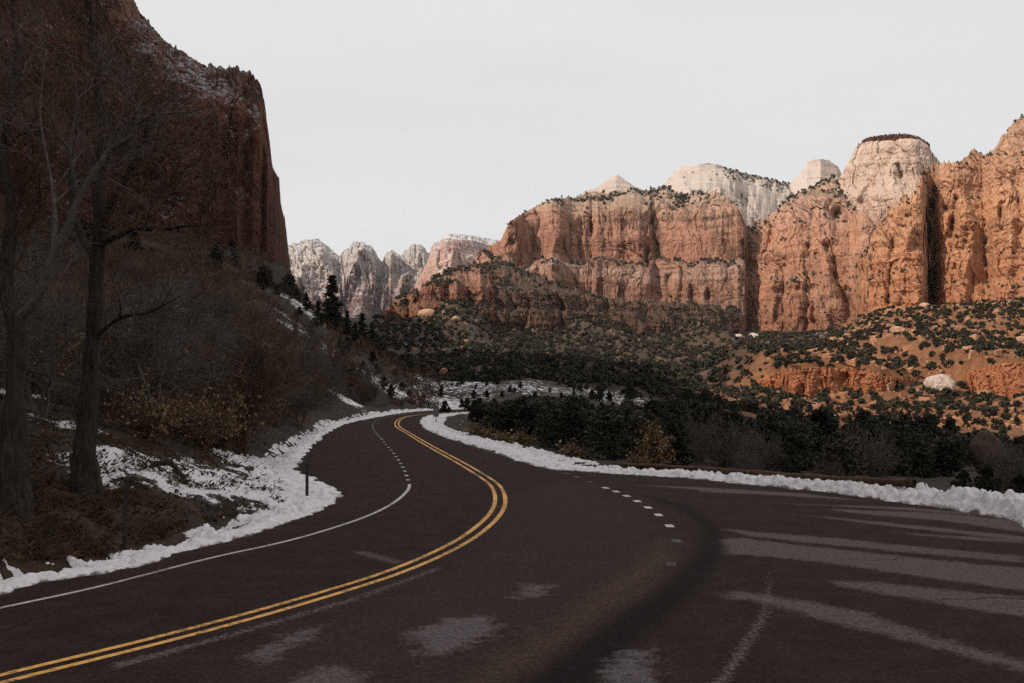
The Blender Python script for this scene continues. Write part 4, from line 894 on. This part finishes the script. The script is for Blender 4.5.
while n < 165 and tries < 8000:
    tries += 1
    px = rng.uniform(432, 1110); d = math.exp(rng.uniform(math.log(34), math.log(170)))
    x, y = (px - CX) / F * d, d
    sd = float(sdist(PAVED, np.array([x]), np.array([y]))[0])
    if sd < (5.0 if px > 560 else 4.2): continue
    if 440 < px < 660 and d > 110: continue
    if any(abs(px - q0) < q2 and d < q1 + 1.5 for q0, q1, q2 in [(654,47,16),(722,50,26),(862,40,20),(988,58,17),(640,46,10),(1005,36,12),(790,44,12)]): continue
    z = hz(x, y); h = at(px, np.interp(px, *YT) + rng.uniform(-4, 22) + (6 if d < 70 else 0), d)[2] - z
    if h < 1.3: continue
    h = min(h, rng.choice([2.8, 3.8, 4.6, 5.4, 6.5]) * rng.uniform(.8, 1.2)); n += 1; s_ = h / 4.5; w_ = s_ * rng.uniform(1.0, 1.5)
    place(jt[rng.integers(0, 5)], used, (x, y, z), rng.uniform(0, 6.28), (w_, w_, s_), 'dark juniper in the shaded belt of trees beyond the right-hand roadside snow', 'juniper', 'junipers in the belt right of the road')
for i in range(90):
    px = rng.uniform(440, 1060) if i < 60 else rng.uniform(440, 720); d = rng.uniform(205, 300); x, y = (px - CX) / F * d, d; z = hz(x, y)
    yt = np.interp(px, [470,520,600,640,700,740,800,900,1060], [374,377,381,380,386,402,408,418,440]) + rng.uniform(-3, 12)
    h = at(px, yt, d)[2] - z
    if h < 1: continue
    h = min(h, rng.uniform(4, 6.5)); s_ = h / 4.5
    place(jt[rng.integers(0, 5)], used, (x, y, z), rng.uniform(0, 6.28), (s_ * 1.3, s_ * 1.3, s_), 'distant dark juniper at the foot of the sunlit talus beyond the snowy flat', 'juniper', 'junipers at the foot of the talus')
for i in range(120):
    px = rng.uniform(430, 690); d = rng.uniform(125, 235); x, y = (px - CX) / F * d, d
    place(fs[0], used, (x, y, hz(x, y)), rng.uniform(0, 6), rng.uniform(.4, 1.3), 'small low shrub poking out of the snowy flat past the road', 'shrub', 'low shrubs on the snowy flat')

# ---------------------------------------------------------------- shrubs and rocks of the slopes
def clumps(P, size, rng, k=26, flat=.75):
    n = len(P); v = rng.normal(size=(n, k, 3)); v /= np.linalg.norm(v, axis=2)[..., None]; v *= rng.uniform(.5, 1, (n, k, 1))
    C = P[:, None] + v * size[:, None, None] * [.5, .5, flat * .5] + np.array([0, 0, 1.]) * (size * flat * .42)[:, None, None]
    return leaves(rng, C.reshape(-1, 3), np.repeat(size * .36, k), 1.4)
def rocks(P, size, rng):
    """broken angular stones"""
    base = np.array([(x, y, z) for x in (-1, 1) for y in (-1, 1) for z in (-1, 1)], float) * .5
    fq = np.array([(0,1,3,2),(4,6,7,5),(0,4,5,1),(2,3,7,6),(0,2,6,4),(1,5,7,3)])
    n = len(P); B = base[None] * rng.uniform(.5, 1.2, (n, 1, 3)) + rng.normal(size=(n, 8, 3)) * .14
    a = rng.uniform(0, 6.28, n); c, s_ = np.cos(a)[:, None], np.sin(a)[:, None]
    X = B[..., 0] * c - B[..., 1] * s_; Y = B[..., 0] * s_ + B[..., 1] * c
    V = np.stack([X, Y, B[..., 2] + .15 * X], -1) * size[:, None, None] + P[:, None]
    return V.reshape(-1, 3), (np.arange(n)[:, None, None] * 8 + fq[None]).reshape(-1, 4)
def scatter(n, pxr, dr, rng, cond=None):
    px = rng.uniform(*pxr, n); d = np.sqrt(rng.uniform(dr[0]**2, dr[1]**2, n)); x = (px - CX) / F * d
    if cond is not None:
        k = cond(px, d); px, d, x = px[k], d[k], x[k]
    return np.stack([x, d, H(x, d)], -1), px
ss = [juniper(701, 1.9, .62, 420, 'slope_shrub', SCRUB), juniper(702, 1.7, .68, 380, 'slope_shrub', SCRUB), juniper(703, 2.3, .5, 460, 'slope_shrub', SCRUB)]
rightc = lambda px, d: (px > np.interp(d, [230,330,430,500,585,640], [715,760,795,830,858,880]))
P, ppx = scatter(5600, (715, 1100), (215, 610), rng, rightc)
den = fbm(P[:, 0] / 25, P[:, 1] / 25, 0, 3, 900) * .8 + .38 + .3 * rng.normal(size=len(P)); P = P[den > 0]; ppx = ppx[den > 0]
o_ = np.argsort(P[:, 1] + 1e4 * (ppx > 1030)); near, rest = P[o_[:290]], P[o_[290:]]
for p in near:
    place(ss[rng.integers(0, 3)], used, p - [0, 0, .1], rng.uniform(0, 6.28), rng.uniform(.35, 1.15), 'rounded dark green shrub dotting the sunlit red slope below the right-hand cliff', 'shrub', 'shrubs on the sunlit red slope')
stuff('slope_shrubs', mesh_np('slope_shrubs', *clumps(rest, rng.uniform(.9, 2.7, len(rest)), rng, 60), [SCRUB]))
cc = lambda px, d: (px < np.interp(d, [300,330,430,500,585,700,1000], [720,755,790,825,850,900,980]))
P, ppx = scatter(8000, (372, 860), (305, 1010), rng, cc)
den = fbm(P[:, 0] / 45, P[:, 1] / 45, 0, 3, 910) + .45 + .2 * rng.normal(size=len(P)); P = P[den > 0]
P2, _ = scatter(1300, (428, 770), (212, 325), rng)
stuff('talus_shrubs', mesh_np('talus_shrubs', *clumps(np.vstack([P, P2]), np.r_[rng.uniform(1.8, 4.6, len(P)), rng.uniform(.8, 2.6, len(P2))], rng, 22), [SCRUB]))
RUB = rock_mat('talus_rock', [(0, (0.300, 0.135, 0.070)), (1, (0.460, 0.252, 0.148))], -20, 90, streak=.2, sc=3, flat=(.40, .24, .15), pale=.4, pale_c=(.55, .42, .32), flat0=.9)
P, _ = scatter(12000, (715, 1100), (220, 600), rng, rightc); z1 = np.random.default_rng(3).pareto(2.2, len(P)) * .5 + .5
Pb, _ = scatter(3600, (372, 860), (310, 1000), rng, cc); z2 = np.random.default_rng(4).pareto(2.0, len(Pb)) * .8 + .8
lit = (Pb[:, 0] / Pb[:, 1] < -.045) & (rng.random(len(Pb)) < .8)
stuff('talus_rubble', mesh_np('talus_rubble', *rocks(np.vstack([P, Pb[lit]]), np.minimum(np.r_[z1 * .72, z2[lit]], np.r_[np.full(len(z1), 2.7), np.full(int(lit.sum()), 3.6)]), rng), [RUB]))
RUB2 = rock_mat('unlit_talus_rock', [(0, (.10, .068, .048)), (1, (.20, .14, .10))], -20, 90, streak=.2, sc=3, flat=(.14, .095, .068), pale=.4, pale_c=(.38, .31, .26), flat0=.9)  # darker copy of the talus rock, lack of sun put into its colour
stuff('talus_rubble', mesh_np('talus_rubble', *rocks(Pb[~lit], np.minimum(z2[~lit], 3.2), rng), [RUB2]))
# shrubs clinging to ledges and skylines
ver, sz = [], []
for key, n_, a_, b_ in [('massif', 800, 1.2, 3.8), ('nose', 700, 1.2, 3.4), ('lower', 700, 1.2, 3.4), ('face2', 420, 1.4, 3.6), ('right', 420, .9, 2.4), ('butte', 60, 1.5, 3), ('dome2', 60, 1.5, 3.5), ('cap', 70, 1.2, 3.0)]:
    V = CLIFFS[key]; dz = V[:, 2:, 2] - V[:, :-2, 2]; dh = np.hypot(V[:, 2:, 0] - V[:, :-2, 0], V[:, 2:, 1] - V[:, :-2, 1]) * np.sign(V[:, 2:, 1] - V[:, :-2, 1])
    sl_ = dh / np.maximum(dz, .05); cand = np.argwhere((sl_ > 1.5) & (fbm(V[:, 1:-1, 0] / 40, V[:, 1:-1, 1] / 40, V[:, 1:-1, 2] / 25, 3, 950) > -.05)); 
    if len(cand):
        c_ = cand[rng.integers(0, len(cand), n_)]; ver.append(V[c_[:, 0], c_[:, 1] + 1]); sz.append(rng.uniform(a_, b_, n_))
    i_ = rng.integers(0, V.shape[0], n_ // 30); ver.append(V[i_, -1]); sz.append(rng.uniform(a_, b_, len(i_)) * .8)
t_ = rng.uniform(0, 1, 60); V = CLIFFS['face2']; i_ = (V.shape[0] * (.18 + .34 * t_)).astype(int); ver.append(V[i_, -1]); sz.append(rng.uniform(2.5, 4.5, 60))
t_ = rng.uniform(0, 1, 22); V = CLIFFS['massif']; i_ = (V.shape[0] * (.45 + .35 * t_)).astype(int); ver.append(V[i_, -1]); sz.append(rng.uniform(2, 4.5, 22))
V = CLIFFS['dome2']; i_ = (V.shape[0] * rng.uniform(.55, .97, 230)).astype(int); j_ = (V.shape[1] * (1 - .16 * rng.random(230)**2)).astype(int) - 1; ver.append(V[i_, j_]); sz.append(rng.uniform(1.5, 4.0, 230))
stuff('cliff_shrubs', mesh_np('cliff_shrubs', *clumps(np.vstack(ver), np.concatenate(sz), rng, 22, 1.0), [JUN]))

# fine brush filling the left hillside
rb = np.random.default_rng(61); N = 6500
px = rb.uniform(-80, 440, N); d = np.exp(rb.uniform(math.log(26), math.log(330), N)); d[:1800] = rb.uniform(130, 330, 1800); x = (px - CX) / F * d; sd = np.where(d < 150, sdist(PAVED, x, d), 50)
kb = (x < -3 - .04 * d) & (sd > np.where(d < 40, 6, 2.3)) & ((d > 31) | (px > 265) | (px < 95)) & (fbm(x / 7, d / 7, 0, 3, 930) + .2 * rb.normal(size=N) > -.22)
for qx, qy, qd in HILL_SNOW:
    p = at(qx, qy, qd); kb &= ~(((x - p[0]) / (.035 * qd + 2.5))**2 + ((d - p[1] + 5) / 11)**2 < 1)
B = np.stack([x, d, H(x, d)], -1)[kb]; k_ = 34; n = len(B); hgt = rb.uniform(.5, 1.5, n) * np.interp(B[:, 1], [26, 80, 300], [.8, 1.2, 2.0])
th = rb.uniform(0, 6.28, (n, k_)); sp_ = rb.uniform(.05, .8, (n, k_)); di = np.stack([np.cos(th) * sp_, np.sin(th) * sp_, np.ones((n, k_))], -1); di /= np.linalg.norm(di, axis=2)[..., None]
b0 = B[:, None] + np.stack([rb.normal(size=(n, k_)) * .3 * hgt[:, None], rb.normal(size=(n, k_)) * .3 * hgt[:, None], rb.uniform(-.1, .45, (n, k_)) * hgt[:, None]], -1)
e0 = b0 + di * (hgt[:, None] * rb.uniform(.25, .7, (n, k_)))[..., None]
wv_ = np.cross(di, rb.normal(size=(n, k_, 3))); wv_ = wv_ / np.linalg.norm(wv_, axis=2)[..., None] * (.009 + .00022 * B[:, 1])[:, None, None]
V = np.stack([b0 - wv_, b0 + wv_, e0 + wv_ * .5, e0 - wv_ * .5], 2).reshape(-1, 3)
stuff('brush', mesh_np('brush', V, np.arange(len(V)).reshape(-1, 4), [TWIG]))

# ---------------------------------------------------------------- boulders
def boulder(name, seed, size, mat, p, label, sub=4, rot=0.0, sink=.25):
    import bmesh
    bm = bmesh.new(); bmesh.ops.create_icosphere(bm, subdivisions=sub, radius=1.0)
    v = np.array([q.co[:] for q in bm.verts]); f1, f2, val, ox, oz = cells(v[:, 0] * 1.2, v[:, 1] * 1.2, v[:, 2] * 1.2, seed)
    k = 1 + .16 * fbm(v[:, 0], v[:, 1], v[:, 2], 4, seed) + .22 * (val - .5) * np.minimum(1, (f2 - f1) * 4) + .03 * noise(v[:, 0] * .5, v[:, 1] * .5, v[:, 2] * 9, seed + 3)
    v = v * k[:, None] * np.array(size)[None] / 2
    for q, c_ in zip(bm.verts, v): q.co = c_
    me = bpy.data.meshes.new(name); bm.to_mesh(me); bm.free(); me.materials.append(mat)
    return link(name, me, loc=(p[0], p[1], hz(p[0], p[1]) + size[2] * (.5 - sink)), rot=(0, 0, rot), label=label, category='boulder')
WB = rock_mat('white_boulder_stone', [(0, (.42, .33, .27)), (1, (.50, .40, .34))], -10, 20, streak=.3, sc=6, flat=(.5, .42, .36), pale=.4, pale_c=(.6, .52, .46), flat0=.95)
BB = rock_mat('brown_boulder_stone', [(0, (.050, .032, .024)), (.5, (.085, .055, .042)), (1, (.06, .04, .03))], -4, 3, streak=.2, sc=12, flat=(.07, .05, .04), pale=.3, pale_c=(.12, .085, .065), flat0=.95)
OB = rock_mat('orange_boulder_stone', [(0, (.38, .21, .13)), (1, (.45, .27, .18))], -10, 60, streak=.2, sc=5, flat=(.45, .28, .19), pale=.4, pale_c=(.55, .40, .30), flat0=.9)
boulder('boulder', 801, (9, 8, 7.0), WB, at(941,396,310), 'large rounded white boulder standing in front of the red ledge on the sunlit slope', rot=.3)
boulder('boulder', 802, (1.9, 1.8, 2.7), BB, at(988,470,58), 'brown rounded boulder with layered bands in the shade among dark trees', sink=.15)
for k, (px, py, d, s_, lab) in enumerate([(427,333,860,13,'biggest orange boulder on the talus below the broken buttresses'),(456,338,800,6,'pale small boulder on the talus right of the biggest orange one'),
    (897,340,470,6,'long pale boulder high on the sunlit slope under the right-hand cliff'),(1018,350,420,6.5,'pale boulder at the right frame edge high on the sunlit slope'),(738,332,960,10,'left of two white boulders at the foot of the tall centre cliff'),(754,331,965,8,'right of two white boulders at the foot of the tall centre cliff'),
    (866,358,430,5,'small pale boulder on the upper sunlit slope left of the long pale one'),(925,318,560,7,'boulder lying close under the right-hand cliff base')]):
    boulder('boulder', 810 + k, (s_ * 1.3, s_, s_ * .75), WB if 'white' in lab else OB, at(px, py, d), lab, 3, k * 1.1)

# ---------------------------------------------------------------- roadside things
def box_vq(c, s_, rz=0.0):
    v = np.array([(x, y, z) for x in (-1, 1) for y in (-1, 1) for z in (-1, 1)], float) * np.array(s_) / 2
    ca, sa = math.cos(rz), math.sin(rz); v = np.c_[v[:, 0] * ca - v[:, 1] * sa, v[:, 0] * sa + v[:, 1] * ca, v[:, 2]] + np.array(c)
    return v, np.array([(0,1,3,2),(4,6,7,5),(0,4,5,1),(2,3,7,6),(0,2,6,4),(1,5,7,3)])
def bevel_obj(o, w):
    b = o.modifiers.new('bevel', 'BEVEL'); b.width = w; b.segments = 2; return o
POSTM = simple('weathered_dark_post', (.016, .0135, .013), (.040, .033, .029), 6, .01)
def marker(px, py, h, label, tilt):
    x, y = gnd(px, py); z = max(0, hz(x, y))
    o = link('marker_post', mesh_np('marker_post', *box_vq((0, 0, h / 2 - .15), (.085, .085, h + .3)), [POSTM]), loc=(x, y, z), rot=(tilt, tilt * .5, .4), label=label, category='marker post')
    bevel_obj(o, .012)
    bevel_obj(part('cap', box_vq((0, 0, h + .02), (.10, .10, .05)), POSTM, o), .01)
marker(124.5, 549, 1.46, 'dark square marker post in the snow nearest the big bare tree', .02)
marker(307, 499, 1.05, 'short dark marker post on the rounded tip of snow inside the curve', -.01)
SIGN = simple('grey_metal', (.075, .072, .07), (.12, .115, .115), 3, 0, 3, .6)
x, y = gnd(436, 423); sg = link('road_sign', None, loc=(x, y, 0), label='small grey blank rectangular road sign on a post where the road disappears', category='sign')
bevel_obj(part('panel', box_vq((0, 0, 1.05), (.52, .03, .95), .15), SIGN, sg), .01); part('post', limb([(0, .06, -.3), (0, .06, 1.45)], [.035, .035], 8, 0), POSTM, sg)
LOGM = simple('weathered_brown_log', (.035, .020, .013), (.10, .058, .036), 5, .03)
rl = link('log_barrier', None, loc=(0, 0, 0), label='low barrier of brown weathered logs half buried in the right-hand roadside snow', category='barrier')
rail_px = [(603,464),(655,466.5),(705,469.5),(755,473),(805,477),(858,480),(912,483)]
rp_ = [np.array(at(px, py, d)) for (px, py), d in zip(rail_px, [45.5,42.5,39.8,37,34.6,32.6,30.8])]
c0 = rp_[0].copy(); rl.location = tuple(float(v) for v in (c0[0], c0[1], 0)); c0[2] = 0
for k in range(6):
    a_, b_ = rp_[k] - c0, rp_[k+1] - c0; dv = (b_ - a_) * .04
    part('rail', limb([tuple(a_ - dv), tuple((a_ + b_) / 2 + [0, 0, -.02]), tuple(b_ + dv)], [.13, .12, .11], 10, .08, 850 + k, .2), LOGM, rl)
for k in range(7):
    a_ = rp_[k] - c0; part('post', limb([(a_[0], a_[1] + .16, -.6), (a_[0], a_[1] + .16, a_[2] + .12)], [.12, .11], 9, .08, 870 + k, .1), LOGM, rl)
# fallen branch on the snowy slope
q = np.array([at(px, py, 27.5) for px, py in [(152,497),(163,491),(172,489),(181,495),(187,502)]]); q[:, 2] = H(q[:, 0], q[:, 1]) + [.1, .35, .45, .25, .05]
o0 = q[0].copy(); fb = link('fallen_branch', None, loc=o0, label='dark bent fallen branch lying on the snowy slope right of the big tree', category='branch')
part('stem', limb(q - o0, [.09, .08, .07, .05, .03], 8, .12, 880), BARK, fb)
# tufts and small shrubs along the right roadside
gt = bare_shrub(901, .8, 22, 1.2, STRAW, 1, 2, .008, STRAW, 260, 'grass_tuft', .10)
for px, py, d, s_, lab in [(481,430,68,1.5,'round straw-coloured grass tuft by the far right roadside snow'),(526,444,60,1.2,'low straw tuft halfway along the right roadside snow'),(578,455,52,1.2,'straw tuft just before the log barrier begins'),
    (640,463,46,.8,'small straw tuft behind the start of the log barrier'),(505,438,64,.9,'faded straw tuft between the round tuft and the log barrier')]:
    x, y = at(px, py, d)[:2]; place(gt, used, (x, y, hz(x, y)), s_, s_, lab, 'grass tuft')
tb = bare_shrub(902, 1.6, 12, .6, TWIG3, 2, 3, .006, TAN, 1100, 'tan_bush', .09)
x, y = at(654, 465, 47)[:2]; place(tb, used, (x, y, hz(x, y)), 0, 1.0, 'upright tan leafy bush standing just behind the log barrier', 'bush')
gs = bare_shrub(903, 1.9, 16, 1.1, TWIG2, 2, 3, .007, None, 0, 'grey_shrub')
for px, d, s_, lab in [(722,50,1.1,'wide pale grey bare shrub behind the middle of the log barrier'),(862,40,.9,'bare shrub with upright tan stems behind the right end of the log barrier'),(700,56,.9,'smaller grey bare shrub left of the wide pale grey one'),(760,46,.8,'grey bare shrub right of the wide pale grey one'),(1005,36,.7,'sparse bare shrub behind the thick snow near the right frame edge')]:
    x, y = (px - CX) / F * d, d; place(gs, used, (x, y, hz(x, y)), s_ * 3, s_, lab, 'shrub')
for i in range(13):
    px = rng.uniform(670, 1080); d = rng.uniform(36, 66); x, y = (px - CX) / F * d, d
    if float(sdist(PAVED, np.array([x]), np.array([y]))[0]) < 4: continue
    place(gs, used, (x, y, hz(x, y)), rng.uniform(0, 6.28), rng.uniform(.4, .7), 'thin grey bare shrub mixed among the dark junipers behind the right-hand snow', 'shrub', 'grey bare shrubs among the right-hand junipers')
for px, d, s_, lab in [(962,32,.55,'low green shrub behind the thick snow under the brown boulder, left one'),(985,33,.6,'low green shrub directly in front of the brown layered boulder'),(1018,31,.6,'low green shrub at the right frame edge behind the snow')]:
    x, y = (px - CX) / F * d, d; place(fs[0], used, (x, y, hz(x, y)), s_ * 5, s_, lab, 'shrub')
# dry grass and leaf litter on the left bank
def bank_points(N, seed, grow_, x1=330):
    rg = np.random.default_rng(seed); px = rg.uniform(-70, x1, N); d = 16.2 + 70 * rg.random(N)**2.2; x = (px - CX) / F * d; sd = sdist(PAVED, x, d)
    dens = fbm(x / 1.1, d / 1.1, 0, 3, 920) + .22 * rg.normal(size=N) + np.where(px < 115, .30, 0) * (d < 26) - np.where((px > 235) & (d > 27), .25, 0)
    k = (sd > 1.5 - np.where(px < 120, .3, 0)) & (x < 0) & (dens > grow_)
    return np.stack([x, d, H(x, d)], -1)[k], rg
B, rg = bank_points(120000, 77, .18); n = len(B); di = rg.normal(size=(n, 3)) * [.7, .7, .25] + [.35, -.3, .50]; L_ = rg.uniform(.10, .42, n)[:, None]; di = di / np.linalg.norm(di, axis=1)[:, None]
sdv = np.cross(di, rg.normal(size=(n, 3))); sdv = sdv / np.linalg.norm(sdv, axis=1)[:, None] * .006
V = np.stack([B - sdv, B + sdv, B + di * L_ * .6 + sdv * .7 - [0, 0, .015], B + di * L_ * [1, 1, .65]], 1).reshape(-1, 3)
stuff('dry_grass', mesh_np('dry_grass', V, np.arange(4 * n).reshape(-1, 4), [simple('dry_grass', (.016, .011, .008), (.095, .058, .031), 2.2)]))
B, rg = bank_points(36000, 78, -.05, 300)
stuff('leaf_litter', mesh_np('leaf_litter', *leaves(rg, B + np.array([0, 0, .03]), .075, 1.5, np.array([0, 0, .2])), [simple('leaf_litter', (.014, .009, .006), (.10, .055, .028), 6)]))
